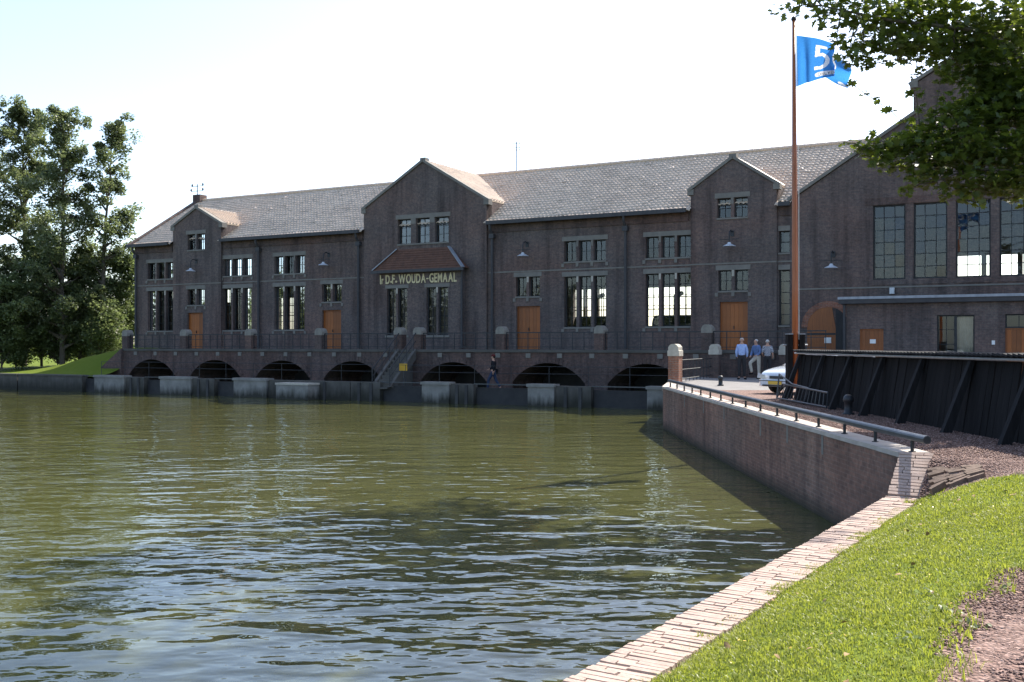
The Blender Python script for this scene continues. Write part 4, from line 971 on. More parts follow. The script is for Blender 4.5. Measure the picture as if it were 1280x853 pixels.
r_ = MB(); a, b = Vector((0.2, 0.1, 0)), Vector((P2.x - 6.28 - 0.2, P2.y - 40.0 - 0.15, 0))
for z in (0.12, 0.48, 0.85): r_.tube([a + Vector((0, 0, z)), b + Vector((0, 0, z))], 0.02, 5)
for k in range(9): p = a.lerp(b, (k + 0.5) / 9); r_.tube([p, p + Vector((0, 0, 0.86))], 0.014, 5)
r_.build('rails', 'metal_dark', yr)
def bollard(x, y, h, w, label):
    e = empty('bollard', (x, y, -0.012)); tag(e, label, 'bollard', 'iron bollards on the quay')
    MB().lathe([(w * 1.15, 0), (w * 1.15, 0.03), (w * 0.78, 0.05), (w * 0.72, h * 0.6), (w, h * 0.66), (w * 1.02, h * 0.78), (w * 0.85, h * 0.92), (w * 0.4, h)], 14).build('post', 'metal_dark', e, smooth=True)
bollard(7.42, 37.0, 0.36, 0.10, 'small round-headed iron bollard near the standing men')
bollard(7.02, 21.7, 0.42, 0.11, 'round-headed iron bollard beside the black timber fence')

# ------------------------------------------------------------------ tarred timber fence
fe = empty('timber_fence', (7.45, 20, 0)); tag(fe, 'black tarred plank fence with leaning posts beside the gravel path', 'fence')
Y0, Y1 = 9.0, 27.6
npk = int((Y1 - Y0) / 0.205)
lean = math.atan2(0.18, 1.15)
pms = []
for k in range(3): pms.append(MB().box(0, 0.03, 0.004, 0.198, 0, 1.225).mesh('plank'))
for k in range(npk):
    o = link('plank', pms[k % 3], 'tarred_wood', fe, (0.0 + random.uniform(-0.008, 0.008), Y0 + k * 0.205 - 20, -0.02)); o.rotation_euler = (random.gauss(0, 0.004), lean + random.gauss(0, 0.006), 0)
pm2 = MB().add([(-0.36, -0.06, -0.03), (-0.20, -0.06, -0.03), (-0.20, 0.06, -0.03), (-0.36, 0.06, -0.03), (0.12, -0.06, 1.195), (0.20, -0.06, 1.195), (0.20, 0.06, 1.195), (0.12, 0.06, 1.195)],
               [(0, 3, 2, 1), (4, 5, 6, 7), (0, 1, 5, 4), (1, 2, 6, 5), (2, 3, 7, 6), (3, 0, 4, 7)]).mesh('leaning_post')
for y in np.arange(9.0, 27.5, 2.04): link('leaning_post', pm2, 'tarred_post', fe, (-0.02, y - 20, 0))
MB().box(0.10, 0.22, Y0 - 20, Y1 - 20, 1.20, 1.258).build('cap_rail', 'tarred_post', fe)
MB().tube([(0.06, Y0 - 20, 1.225), (0.06, Y1 - 20, 1.225)], 0.025, 8).build('edge_pipe', 'galvanised', fe)
ctm = MB().add([(-0.06, 0, 0.0), (0.36, 0, 0.0), (0.36, 0.155, 0.02), (-0.06, 0.155, 0.02), (-0.06, 0, 0.035), (0.36, 0, 0.035), (0.36, 0.155, 0.06), (-0.06, 0.155, 0.06)],
               [(0, 3, 2, 1), (4, 5, 6, 7), (0, 1, 5, 4), (1, 2, 6, 5), (2, 3, 7, 6), (3, 0, 4, 7)]).mesh('cap_tile')
for k in range(int((Y1 - Y0) / 0.165)): link('cap_tile', ctm, 'tarred_post', fe, (0.03, Y0 + k * 0.165 - 20, 1.262 + random.uniform(-0.004, 0.004)))
# galvanised gate panel leaning at its foot
gp = empty('leaning_gate_panel', (7.05, 25.4, 0)); tag(gp, 'galvanised barred panel leaning on the fence at the foot of the flagpole', 'gate')
g = MB(); A, Bq, Cq, Dq = Vector((-0.10, 1.9, 0.05)), Vector((0.06, -1.9, 0.03)), Vector((0.10, -1.85, 0.36)), Vector((0.02, 1.75, 0.42))
g.tube([A, Bq, Cq, Dq, A], 0.022, 6); g.build('frame', 'metal_grey', gp)
MB().tube([Vector((-0.02, 1.95, 0.68)), Vector((0.04, 0.9, 0.45)), Vector((0.08, -0.4, 0.40))], 0.02, 6).build('stay', 'metal_grey', gp); MB().tube([A, Vector((-0.02, 1.95, 0.68))], 0.02, 6).build('upright', 'metal_grey', gp)
bm_ = None
for k in range(1, 14):
    f = k / 14; MB().tube([A.lerp(Bq, f), Dq.lerp(Cq, f)], 0.011, 5).build('bar', 'metal_grey', gp)

# ------------------------------------------------------------------ flagpole and flag
fx, fy = 7.76, 28.5
fp = empty('flagpole', (fx, fy, -0.012)); tag(fp, 'tall varnished red-brown wooden flagpole in a black timber stand', 'flagpole')
MB().tube([(0, 0, 0.25), (-0.005, 0, 3), (-0.02, 0, 6.5), (-0.04, 0, 10.35)], [0.085, 0.082, 0.068, 0.045], 14).build('pole', 'pole_wood', fp, smooth=True)
MB().lathe([(0.06, 0), (0.075, 0.03), (0.06, 0.09), (0.01, 0.13)], 10, (-0.04, 0, 10.34)).build('truck', 'metal_dark', fp)
for sx in (-1, 1): bevel(MB().box(sx * 0.165 - 0.07, sx * 0.165 + 0.07, -0.14, 0.14, 0, 1.74).build('cheek_post', 'tarred_wood', fp), 0.01)
for z in (0.35, 1.45): MB().tube([(-0.34, 0, z), (0.34, 0, z)], 0.025, 8).build('bolt', 'galvanised', fp)
for sx in (-1, 1): MB().box(sx * 0.165 - 0.075, sx * 0.165 + 0.075, -0.15, 0.15, 1.74, 1.765).build('post_cap', 'zinc', fp)
MB().tube([(0.09, -0.05, 1.6), (0.085, -0.05, 6), (0.02, -0.05, 10.3)], 0.008, 4).build('halyard', 'white_paint', fp)
fg = empty('flag', (fx + 0.03, fy, 9.98)); tag(fg, 'blue anniversary flag with a white number flying from the pole', 'flag')
def fpos(a, b, off=0.0):                      # a along the fly, b down the hoist
    fold = min(max((a - 0.60) / 0.10, 0), 1); out = max(a - 0.70, 0)
    x = 1.72 * min(a, 0.60) - 0.13 * fold + out * 2.25 - 0.10 * a * b + 0.10 * b * (1 - fold) * a
    zt = -0.06 - 0.12 * a - 0.85 * max(a - 0.25, 0) ** 1.6 * 1.25
    zb = -1.46 + 0.34 * math.sin(min(a, 0.8) * 1.9) - 0.05 * a
    if a > 0.72: zb -= 0.30 * (a - 0.72) / 0.28
    z = zt + (zb - zt) * b
    y = 0.07 * math.sin(7.0 * a + 1.6 * b) * min(a * 4, 1) + 0.20 * max(a - 0.5, 0) * math.sin(b * 7 + 9 * a) - 0.1 * math.exp(-((a - 0.14) / 0.05) ** 2) * min(1, b * 2)
    return Vector((x, y + off + 0.14 * fold * fold * (3 - 2 * fold), z))
five = [(a_ - 0.01, b_) for a_, b_ in [(.33, .16), (.50, .16), (.50, .24), (.39, .24), (.385, .36), (.43, .345), (.50, .40), (.535, .50), (.52, .62), (.47, .72), (.39, .77), (.30, .76), (.30, .68), (.38, .69), (.44, .64), (.465, .55), (.455, .47), (.42, .43), (.37, .435), (.31, .46)]]
def in_poly(p, poly):
    r_ = False; j = len(poly) - 1
    for i in range(len(poly)):
        (xi, yi), (xj, yj) = poly[i], poly[j]
        if (yi > p[1]) != (yj > p[1]) and p[0] < (xj - xi) * (p[1] - yi) / (yj - yi) + xi: r_ = not r_
        j = i
    return r_
def printed(a, b):                             # white print dyed into the blue cloth
    if in_poly((a, b), five): return True
    d_ = ((a - .69) / .125) ** 2 + ((b - .45) / .31) ** 2; e_ = ((a - .69) / .055) ** 2 + ((b - .45) / .23) ** 2
    if d_ < 1 < e_: return True
    da = max(abs(a - .485) - .14, 0) / .055; db = abs(b - .885) / .055
    if da * da + db * db < 1: return True
    return (a - .93) ** 2 / .0025 + (b - .9) ** 2 / .006 < 1
na, nb = 150, 110
V = [tuple(fpos(i / na, j / nb)) for i in range(na + 1) for j in range(nb + 1)]
F = [(i * (nb + 1) + j, (i + 1) * (nb + 1) + j, (i + 1) * (nb + 1) + j + 1, i * (nb + 1) + j + 1) for i in range(na) for j in range(nb)]
fo = np_mesh('cloth', V, F, 'flag_blue', fg, smooth=True); fo.data.materials.append(MATS['flag_white'])
fo.data.polygons.foreach_set('material_index', [1 if printed((i + .5) / na, (j + .5) / nb) else 0 for i in range(na) for j in range(nb)])
segs = {'D': [(0, 0, 0, 1), (0, 0, .7, .2), (.7, .2, .7, .8), (.7, .8, 0, 1)], 'E': [(0, 0, 0, 1), (0, 0, .7, 0), (0, .5, .6, .5), (0, 1, .7, 1)], 'L': [(0, 0, 0, 1), (0, 1, .7, 1)],
        'V': [(0, 0, .35, 1), (.35, 1, .7, 0)], 'R': [(0, 0, 0, 1), (0, 0, .7, .1), (.7, .1, .6, .5), (.6, .5, 0, .5), (.3, .5, .7, 1)]}
lt = MB()
for k, ch in enumerate('DELVER'):
    for (x0, z0, x1, z1) in segs[ch]:
        a0_, b0_, a1_, b1_ = 0.345 + k * 0.048 + x0 * 0.045, 0.85 + z0 * 0.07, 0.345 + k * 0.048 + x1 * 0.045, 0.85 + z1 * 0.07
        lt.bar(fpos(a0_, b0_, -0.012), fpos(a1_, b1_, -0.012), 0.004, 0.014)
lt.build('name_letters', 'frame_dark', fg)['kind'] = 'stuff'

# ------------------------------------------------------------------ parked car
hd = Vector((-0.84, -0.54)).normalized(); ce = Vector((7.80, 30.6)) - hd * 2.08
car = empty('parked_car', (ce.x, ce.y, -0.012), math.atan2(hd.y, hd.x)); tag(car, 'pale silver hatchback parked with its bonnet showing beside the flagpole', 'car')
stn = [(2.10, .50, .30, .50, .55), (2.07, .66, .26, .56, .61), (1.98, .77, .22, .63, .68), (1.75, .825, .20, .70, .76), (1.3, .84, .19, .77, .83), (0.85, .845, .19, .82, .89), (0.0, .85, .19, .84, .86), (-1.0, .85, .19, .86, .88), (-1.7, .83, .20, .88, .92), (-1.98, .78, .24, .86, .93), (-2.08, .66, .30, .80, .88)]
V, F = [], []
for (x, hw_, zb, zs_, zt) in stn:
    half = [(0, zb), (hw_ * .86, zb), (hw_ * .98, zb + .10), (hw_, zb + .26), (hw_ * .985, (zb + zs_) / 2 + .10), (hw_ * .95, zs_), (hw_ * .80, zs_ * .35 + zt * .65), (hw_ * .4, zt - .008), (0, zt)]
    ring_ = half + [(-y, z) for y, z in half[-2:0:-1]]
    V += [(x, y, z) for y, z in ring_]
m_ = 16
for i in range(len(stn) - 1):
    for k in range(m_): F.append((i * m_ + k, i * m_ + (k + 1) % m_, (i + 1) * m_ + (k + 1) % m_, (i + 1) * m_ + k))
mb = MB(); mb.add(V, F + [tuple(range(m_ - 1, -1, -1)), tuple(range((len(stn) - 1) * m_, len(stn) * m_))])
bd = mb.build('body', 'car_white', car, smooth=True); sb = bd.modifiers.new('sub', 'SUBSURF'); sb.levels = 1; sb.render_levels = 2
cab = MB()
V = []
for (x, hw_, z) in ((0.98, .74, .86), (0.25, .60, 1.20), (-0.5, .62, 1.25), (-1.25, .60, 1.21), (-1.95, .70, .90)): V += [(x, hw_, z), (x, -hw_, z), (x, .82 if z < 1 else .80, .84), (x, -.82 if z < 1 else -.80, .84)]
for i in range(4):
    a = i * 4; b = a + 4
    cab.add([V[a], V[a + 1], V[b + 1], V[b]], [(0, 1, 2, 3)]); cab.add([V[a], V[b], V[b + 2], V[a + 2]], [(0, 1, 2, 3)]); cab.add([V[a + 1], V[b + 1], V[b + 3], V[a + 3]], [(0, 1, 2, 3)])
cabin = cab.build('cabin', 'car_white', car)
MB().add([(0.95, .68, .885), (0.95, -.68, .885), (0.29, -.55, 1.19), (0.29, .55, 1.19)], [(0, 1, 2, 3)]).build('windscreen', 'car_glass', cabin).location = (0.012, 0, 0.008)
for sy in (-1, 1):
    MB().add([(0.75, sy * .80, .90), (-1.6, sy * .79, .92), (-1.2, sy * .64, 1.17), (0.15, sy * .645, 1.17)], [(0, 1, 2, 3)]).build('side_window', 'car_glass', cabin).location = (0, sy * 0.015, 0)
for x in (1.30, -1.30):
    for sy in (-1, 1):
        e = empty('wheel', (x, sy * 0.76, 0.30)); e.parent = car
        for nm, mt, pf in (('tyre', 'rubber', [(.19, -.09), (.28, -.09), (.30, -.06), (.30, .06), (.28, .09), (.19, .09)]), ('rim', 'galvanised', [(.02, -.07), (.19, -.085), (.195, .085), (.02, .07)])):
            me = MB().lathe(pf, 20).mesh(nm); me.transform(Matrix.Rotation(R(90), 4, 'X')); link(nm, me, mt, e)
MB().box(2.05, 2.125, -.26, .26, .455, .54).build('grille', 'car_trim', car)
for sy in (-1, 1):
    h_ = MB().add([(2.10, sy * .30, .47), (1.99, sy * .74, .47), (1.84, sy * .81, .56), (1.90, sy * .78, .64), (2.00, sy * .70, .625), (2.095, sy * .31, .565)], [(0, 1, 2, 3, 4, 5)])
    ho = h_.build('headlight', 'lamp_glass', car); ho.location = (0.075, sy * 0.07, -0.005)
    MB().lathe([(0.0, 0), (0.05, 0.004), (0.06, 0.02)], 10).build('reflector', 'chrome', ho, loc=(2.03, sy * .5, .54))
    MB().box(0.46, 0.56, sy * .88 - .07, sy * .88 + .07, .86, .95).build('mirror', 'car_white', car)
bp = MB().prism_xy([(2.0, -.80), (2.14, -.60), (2.165, 0), (2.14, .60), (2.0, .80), (1.8, .855), (1.8, -.855)], .22, .43).build('bumper', 'car_white', car); bevel(bp, 0.03)
MB().prism_xy([(2.01, -.79), (2.15, -.60), (2.175, 0), (2.15, .60), (2.01, .79), (1.9, .84), (1.9, -.84)], .385, .405).build('bumper_strip', 'car_trim', bp)
MB().box(2.172, 2.185, -.26, .26, .29, .385).build('number_plate', 'plate_yellow', bp); MB().box(2.13, 2.17, -.5, .5, .235, .28).build('air_intake', 'car_trim', bp)

# ------------------------------------------------------------------ people
def skin_mesh(name, pts, edges, rads, root=0, sub=1):
    me = bpy.data.meshes.new(name); me.from_pydata([tuple(p) for p in pts], edges, [])
    o = bpy.data.objects.new('tmp', me); col.objects.link(o)
    sk = o.modifiers.new('skin', 'SKIN'); sk.use_smooth_shade = True
    for i, v in enumerate(me.skin_vertices[0].data):
        r_ = rads[i]; v.radius = (r_, r_) if not hasattr(r_, '__len__') else r_
        v.use_root = (i == root)
    ss = o.modifiers.new('sub', 'SUBSURF'); ss.levels = sub; ss.render_levels = sub
    dg = bpy.context.evaluated_depsgraph_get(); out = bpy.data.meshes.new_from_object(o.evaluated_get(dg)); out.name = name
    bpy.data.objects.remove(o); bpy.data.meshes.remove(me)
    out.materials.clear(); return out
def person(loc, face, label, pose, top, bottom, hair, scale=1.0, sleeves='long', group=None, hat=None, bag=False):
    e = empty('person', loc, face); e.scale = (scale,) * 3; tag(e, label, 'person', group)
    P = dict(pelvis=(0, 0, .95), waist=(0, 0, 1.08), chest=(0, 0, 1.30), upper=(0, .01, 1.42), neck=(0, .005, 1.50), jaw=(0, -.02, 1.565), head=(0, -.012, 1.65), crown=(0, 0, 1.725), nose=(0, -.105, 1.635),
             shl=(.15, 0, 1.405), ell=(.215, .02, 1.14), wrl=(.235, -.05, .90), hal=(.235, -.065, .83), shr=(-.15, 0, 1.405), elr=(-.215, .02, 1.14), wrr=(-.235, -.05, .90), har=(-.235, -.065, .83),
             hil=(.09, 0, .91), knl=(.10, -.015, .50), anl=(.105, .01, .09), tol=(.12, -.15, .03), hir=(-.09, 0, .91), knr=(-.10, -.015, .50), anr=(-.105, .01, .09), tor=(-.12, -.15, .03))
    P.update(pose); P = {k: Vector(v) for k, v in P.items()}
    Rr = dict(pelvis=(.135, .105), waist=(.125, .10), chest=(.145, .105), upper=(.12, .085), neck=(.052, .052), jaw=(.062, .07), head=(.073, .09), crown=(.055, .065), nose=(.016, .016), shl=.055, ell=.043, wrl=.030, hal=.034, shr=.055, elr=.043, wrr=.030, har=.034,
              hil=.088, knl=.058, anl=.040, tol=.038, hir=.088, knr=.058, anr=.040, tor=.038)
    E_ = [('pelvis', 'waist'), ('waist', 'chest'), ('chest', 'upper'), ('upper', 'neck'), ('neck', 'jaw'), ('jaw', 'head'), ('head', 'crown'), ('head', 'nose'), ('upper', 'shl'), ('shl', 'ell'), ('ell', 'wrl'), ('wrl', 'hal'),
          ('upper', 'shr'), ('shr', 'elr'), ('elr', 'wrr'), ('wrr', 'har'), ('pelvis', 'hil'), ('hil', 'knl'), ('knl', 'anl'), ('anl', 'tol'), ('pelvis', 'hir'), ('hir', 'knr'), ('knr', 'anr'), ('anr', 'tor')]
    for sd_ in 'lr':                          # five fingers on each hand
        h_, w_ = P['ha' + sd_], P['wr' + sd_]; d = (h_ - w_).normalized(); sx = Vector((0, -1, 0)) if abs(d.y) < .8 else Vector((1, 0, 0))
        for k, (off, ln) in enumerate(((.024, .055), (.008, .07), (-.008, .066), (-.024, .05))):
            P['f%s%d' % (sd_, k)] = h_ + sx * off + d * ln * .6; P['g%s%d' % (sd_, k)] = h_ + sx * off * 1.05 + d * ln * 1.2 + Vector((-.01 if sd_ == 'l' else .01, 0, 0))
            Rr['f%s%d' % (sd_, k)] = .009; Rr['g%s%d' % (sd_, k)] = .008; E_ += [('ha' + sd_, 'f%s%d' % (sd_, k)), ('f%s%d' % (sd_, k), 'g%s%d' % (sd_, k))]
        P['t' + sd_] = w_.lerp(h_, .6) + sx * .055 + d * .03; Rr['t' + sd_] = .010; E_.append(('wr' + sd_, 't' + sd_))
    ks = list(P); ix = {k: i for i, k in enumerate(ks)}
    link('body', skin_mesh('body', [P[k] for k in ks], [(ix[a], ix[b]) for a, b in E_], [Rr[k] for k in ks]), 'skin', e)
    def cloth(name, keys, ed, grow, mat, root, over={}):
        jx = {k: i for i, k in enumerate(keys)}
        rr = [over.get(k, tuple(np.array(Rr[k]) + grow) if hasattr(Rr[k], '__len__') else Rr[k] + grow) for k in keys]
        return link(name, skin_mesh(name, [P[k] for k in keys], [(jx[a], jx[b]) for a, b in ed], rr, jx[root]), mat, e)
    low = ['pelvis', 'hil', 'knl', 'anl', 'hir', 'knr', 'anr', 'waist']
    cloth('trousers', low, [('pelvis', 'waist'), ('pelvis', 'hil'), ('hil', 'knl'), ('knl', 'anl'), ('pelvis', 'hir'), ('hir', 'knr'), ('knr', 'anr')], .016, bottom, 'pelvis', {'anl': .062, 'anr': .062, 'knl': .078, 'knr': .078})
    P['sp'] = P['pelvis'] + Vector((0, 0, .0)); Rr['sp'] = (.135, .105); P['nk'] = P['upper'].lerp(P['neck'], .75); Rr['nk'] = (.05, .05)
    up_ = ['nk', 'sp', 'waist', 'chest', 'upper', 'shl', 'ell', 'shr', 'elr'] + (['wrl', 'wrr'] if sleeves == 'long' else [])
    ed = [('upper', 'nk'), ('sp', 'waist'), ('waist', 'chest'), ('chest', 'upper'), ('upper', 'shl'), ('shl', 'ell'), ('upper', 'shr'), ('shr', 'elr')] + ([('ell', 'wrl'), ('elr', 'wrr')] if sleeves == 'long' else [])
    cloth('shirt', up_, ed, .024, top, 'chest', {'wrl': .045, 'wrr': .045})
    for sd_ in 'lr':
        a, t = P['an' + sd_], P['to' + sd_]; link('shoe', skin_mesh('shoe', [a + Vector((0, .05, -.045)), a.lerp(t, .5) + Vector((0, 0, -.01)), t + (t - a) * .15], [(0, 1), (1, 2)], [.05, .05, .042]), 'shoe', e)
    hc = P['head']; hb = MB()
    hb.lathe([(.055, -.03), (.074, .005), (.078, .035), (.066, .070), (.03, .092)], 14, (0, .040, 0)); hme = hb.mesh('hair', True); hme.transform(Matrix.Translation((hc.x, hc.y, hc.z + .005)) @ Matrix.Rotation(R(-24), 4, 'X')); link('hair', hme, hair, e)
    for sx in (-1, 1):
        MB().lathe([(.008, -.03), (.016, -.01), (.018, .015), (.008, .03)], 8, (hc.x + sx * .082, hc.y + .005, hc.z - .015)).build('ear', 'skin', e)
        MB().lathe([(.004, -.008), (.010, 0), (.004, .008)], 8, (hc.x + sx * .032, hc.y - .088, hc.z + .012)).build('eye', 'hair_dark', e)
    MB().box(hc.x - .022, hc.x + .022, hc.y - .092, hc.y - .08, hc.z - .062, hc.z - .055).build('mouth', 'cap_red', e)
    if hat:
        hm = MB(); hm.lathe([(.105, .03), (.105, .06), (.085, .11), (.03, .135)], 14, (hc.x, hc.y + .01, hc.z)); hm.box(hc.x - .07, hc.x + .07, hc.y - .19, hc.y - .06, hc.z + .035, hc.z + .048); hm.build('cap', hat, e)
    if bag:
        bg_ = MB(); bg_.box(P['hir'].x - .30, P['hir'].x - .10, -.14, .16, .78, 1.06); bevel(bg_.build('shoulder_bag', 'bag', e), 0.03); MB().tube([P['hir'] + Vector((-.14, .05, .14)), P['upper'] + Vector((-.02, .13, -.05)), P['shl'] + Vector((-.06, .02, .06)), P['upper'] + Vector((0, -.13, -.1)), P['hir'] + Vector((-.14, -.05, .14))], .012, 5).build('strap', 'bag', e)
    return e
GZ = -0.016
person((9.68, 43.8, GZ), R(-14), 'grey-haired man in a pale blue shirt and dark trousers standing on the yard', dict(wrl=(.20, .10, .93), hal=(.14, .15, .88), wrr=(-.20, .10, .93), har=(-.14, .15, .88), tol=(.17, -.13, .03), tor=(-.16, -.13, .03)), 'shirt_blue', 'trouser_dark', 'hair_grey', 1.01)
person((10.52, 44.6, GZ), R(-55), 'man in a blue top and cream trousers with one leg raised', dict(knr=(-.12, -.34, .70), anr=(-.11, -.22, .28), tor=(-.12, -.36, .22), ell=(.24, -.05, 1.16), wrl=(.17, -.25, 1.02), hal=(.14, -.31, 1.0), elr=(-.24, -.05, 1.16), wrr=(-.16, -.26, .98), har=(-.13, -.32, .96), chest=(0, -.04, 1.30), upper=(0, -.06, 1.42), neck=(0, -.08, 1.50), jaw=(0, -.115, 1.56), head=(0, -.11, 1.65), crown=(0, -.10, 1.72), nose=(0, -.205, 1.635), shl=(.15, -.06, 1.405), shr=(-.15, -.06, 1.405)), 'shirt_mid', 'trouser_cream', 'hair_grey', 0.98)
person((10.86, 44.2, GZ), R(165), 'man in a checked shirt and dark trousers with his back turned', dict(wrl=(.20, -.17, 1.02), hal=(.14, -.23, 1.03), wrr=(-.22, -.12, .95), har=(-.20, -.18, .92)), 'shirt_check', 'trouser_dark', 'hair_grey', 0.97, sleeves='short')
wk = W(30.75, 5.1, -0.80)
person(wk, R(-75) - TH, 'person in a dark top, jeans and cap walking along the low walkway', dict(hil=(.09, 0, .91), knl=(.10, -.22, .52), anl=(.10, -.26, .10), tol=(.11, -.41, .05), knr=(-.10, .10, .50), anr=(-.10, .34, .16), tor=(-.11, .24, .03), ell=(.23, .10, 1.15), wrl=(.22, .06, .93), hal=(.22, .05, .86), elr=(-.23, -.08, 1.15), wrr=(-.21, -.26, 1.03), har=(-.20, -.32, 1.01)), 'shirt_black', 'jeans', 'hair_dark', 1.0, sleeves='long', hat='cap_red', bag=True)

# ------------------------------------------------------------------ foliage
def scatter_leaves(centers, normals_rng, size, shape, bend=0.25):
    """many small leaves: shape is an (n,2) outline fan around its first point"""
    n = len(centers); k = len(shape)
    sh = np.array(shape); base = np.stack([sh[:, 0], sh[:, 1], -bend * (sh[:, 0] ** 2) + 0.08 * np.abs(sh[:, 1])], 1)
    a, b, c = normals_rng.uniform(0, 2 * np.pi, n), normals_rng.normal(0, 0.75, n), normals_rng.uniform(0, 2 * np.pi, n)
    ca, sa, cb, sb_, cc, sc2 = np.cos(a), np.sin(a), np.cos(b), np.sin(b), np.cos(c), np.sin(c)
    Rz = np.zeros((n, 3, 3)); Rz[:, 0, 0] = ca; Rz[:, 0, 1] = -sa; Rz[:, 1, 0] = sa; Rz[:, 1, 1] = ca; Rz[:, 2, 2] = 1
    Rx = np.zeros((n, 3, 3)); Rx[:, 0, 0] = 1; Rx[:, 1, 1] = cb; Rx[:, 1, 2] = -sb_; Rx[:, 2, 1] = sb_; Rx[:, 2, 2] = cb
    Rc = np.zeros((n, 3, 3)); Rc[:, 0, 0] = cc; Rc[:, 0, 1] = -sc2; Rc[:, 1, 0] = sc2; Rc[:, 1, 1] = cc; Rc[:, 2, 2] = 1
    M = Rc @ Rx @ Rz
    s_ = size * normals_rng.uniform(0.6, 1.25, n)
    V = np.einsum('nij,kj->nki', M, base) * s_[:, None, None] + centers[:, None, :]
    tri = np.array([(0, i, i + 1) for i in range(1, k - 1)] + [(0, k - 1, 1)])
    F = (tri[None] + (np.arange(n) * k)[:, None, None]).reshape(-1, 3)
    sh_ = np.repeat(normals_rng.uniform(0, 1, n), k)
    return V.reshape(-1, 3), F, sh_
OVAL = [(0, 0), (-.5, 0), (-.2, .28), (.2, .26), (.55, 0), (.2, -.26), (-.2, -.28)]
DIAMOND = [(-.5, 0), (0, .34), (.5, 0), (0, -.34)]
def diamond_leaves(centers, rg, size):
    V, F, S = scatter_leaves(centers, rg, size, DIAMOND, 0.4)
    k = 4; n = len(centers); F = (np.array([(0, 1, 2), (0, 2, 3)])[None] + (np.arange(n) * k)[:, None, None]).reshape(-1, 3)
    return V, F, S
def tree(name, x, y, z0, h, label, cat, seed, width=3.0, n_leaf=9000, first=0.07, leaf=0.24, mat='poplar_leaf', n_br=62, lean=(0, 0), top_r=0.5, group=None, up=1.0, clump=0.55):
    rg = np.random.default_rng(seed); rn = random.Random(seed)
    e = empty(name, (x, y, z0)); tag(e, label, cat, group)
    tr = MB(); pts = []
    for k in range(7):
        f = k / 6; pts.append(Vector((lean[0] * f + rn.gauss(0, .12) * f, lean[1] * f + rn.gauss(0, .12) * f, h * 0.93 * f)))
    tr.tube(pts, [0.0115 * h * (1 - 0.88 * k / 6) for k in range(7)], 9); tr.build('trunk', 'bark', e)
    br = MB(); C = []
    for k in range(n_br):
        f = first + (0.97 - first) * (k + rn.random()) / n_br
        i = min(int(f / 0.93 * 6), 5); p = pts[i].lerp(pts[i + 1], min(1, f / 0.93 * 6 - i))
        wf = math.sin(min(1, (f - first) / (1 - first) * 0.92 + 0.12) * math.pi) ** 0.6
        L = width * (0.25 + 0.75 * wf) * rn.uniform(0.55, 1.15)
        az = rn.uniform(0, 2 * math.pi); el = rn.uniform(.35, .95) * up
        d = Vector((math.cos(az) * math.cos(el), math.sin(az) * math.cos(el), math.sin(el)))
        q1 = p + d * L * .5 + Vector((0, 0, -.04 * L)); q2 = p + d * L + Vector((0, 0, .12 * L * up))
        br.tube([p, q1, q2], [0.010 * h * (1 - f) + .03, .028, .012], 5, caps=False)
        nn = int(2.6 * n_leaf / n_br * rn.uniform(.5, 1.5))
        ncl = max(2, int(L * 2.2))
        for j in range(ncl):
            g = 0.35 + 0.75 * (j + rn.random()) / ncl
            cpos = p + (q2 - p) * g + Vector((rn.gauss(0, .28), rn.gauss(0, .28), rn.gauss(0, .28)))
            m = max(4, nn // ncl); r3 = rg.normal(0, 1, (m, 3)); r3 /= np.linalg.norm(r3, axis=1)[:, None] + 1e-6
            C.append(np.array(cpos) + r3 * (rg.uniform(0.15, 1, (m, 1)) ** .6) * clump * 1.15 * np.array([1, 1, .8]) * rn.uniform(.6, 1.3))
    br.build('branches', 'bark', e)
    V, F, S = diamond_leaves(np.concatenate(C), rg, leaf)
    cr = np_mesh('crown', V, F, mat, e, S); return e
def px(x, Z): return (x - 640) / 1300 * Z
pg = 'trees on the left bank'
tree('poplar_tree', px(-28, 79), 79, -0.3, 20.2, 'tall loose poplar at the left edge of the picture', 'tree', 3, 3.6, 10500, group=pg)
tree('poplar_tree', px(30, 80), 80, -0.3, 20.6, 'tallest poplar of the group, second from the left edge', 'tree', 4, 3.4, 10500, group=pg)
tree('poplar_tree', px(78, 77), 77, -0.3, 19.2, 'bushy poplar in the middle of the left group', 'tree', 5, 3.3, 10000, group=pg)
tree('poplar_tree', px(122, 78), 78, -0.2, 18.6, 'open-crowned poplar leaning towards the station, thin at the top', 'tree', 6, 2.8, 6800, lean=(1.1, 0), first=.14, group=pg, n_br=40)
tree('young_tree', px(100, 79), 79, 0.0, 8.6, 'mid-height leafy tree standing before the poplars', 'tree', 8, 2.3, 6500, first=.06, mat='bush_leaf', group=pg, leaf=.24)
tree('young_tree', px(150, 80), 80, 0.1, 8.0, 'leafy tree close to the left corner of the station', 'tree', 9, 2.2, 6000, first=.05, mat='bush_leaf', group=pg, leaf=.24)
tree('young_tree', px(52, 79), 79, -0.2, 9.0, 'dark leafy tree between the willow and the middle poplar', 'tree', 10, 2.4, 6500, first=.05, mat='bush_leaf', group=pg, leaf=.24)
tree('willow_bush', px(2, 75), 75, -0.3, 6.2, 'round grey-green willow bush at the left edge above the bank wall', 'bush', 11, 2.5, 8000, first=.04, mat='bush_leaf', group='bushes on the left bank', leaf=.22)
tree('willow_bush', px(-48, 76), 76, -0.3, 7.5, 'dark bush behind the willow at the very left edge', 'bush', 12, 2.6, 6000, first=.04, mat='bush_leaf', group='bushes on the left bank', leaf=.24)
tree('hedge_shrub', px(72, 78), 78, -0.1, 3.0, 'low shrub under the poplars beside the grass mound', 'bush', 13, 1.8, 3500, first=.03, mat='bush_leaf', group='bushes on the left bank', leaf=.2)
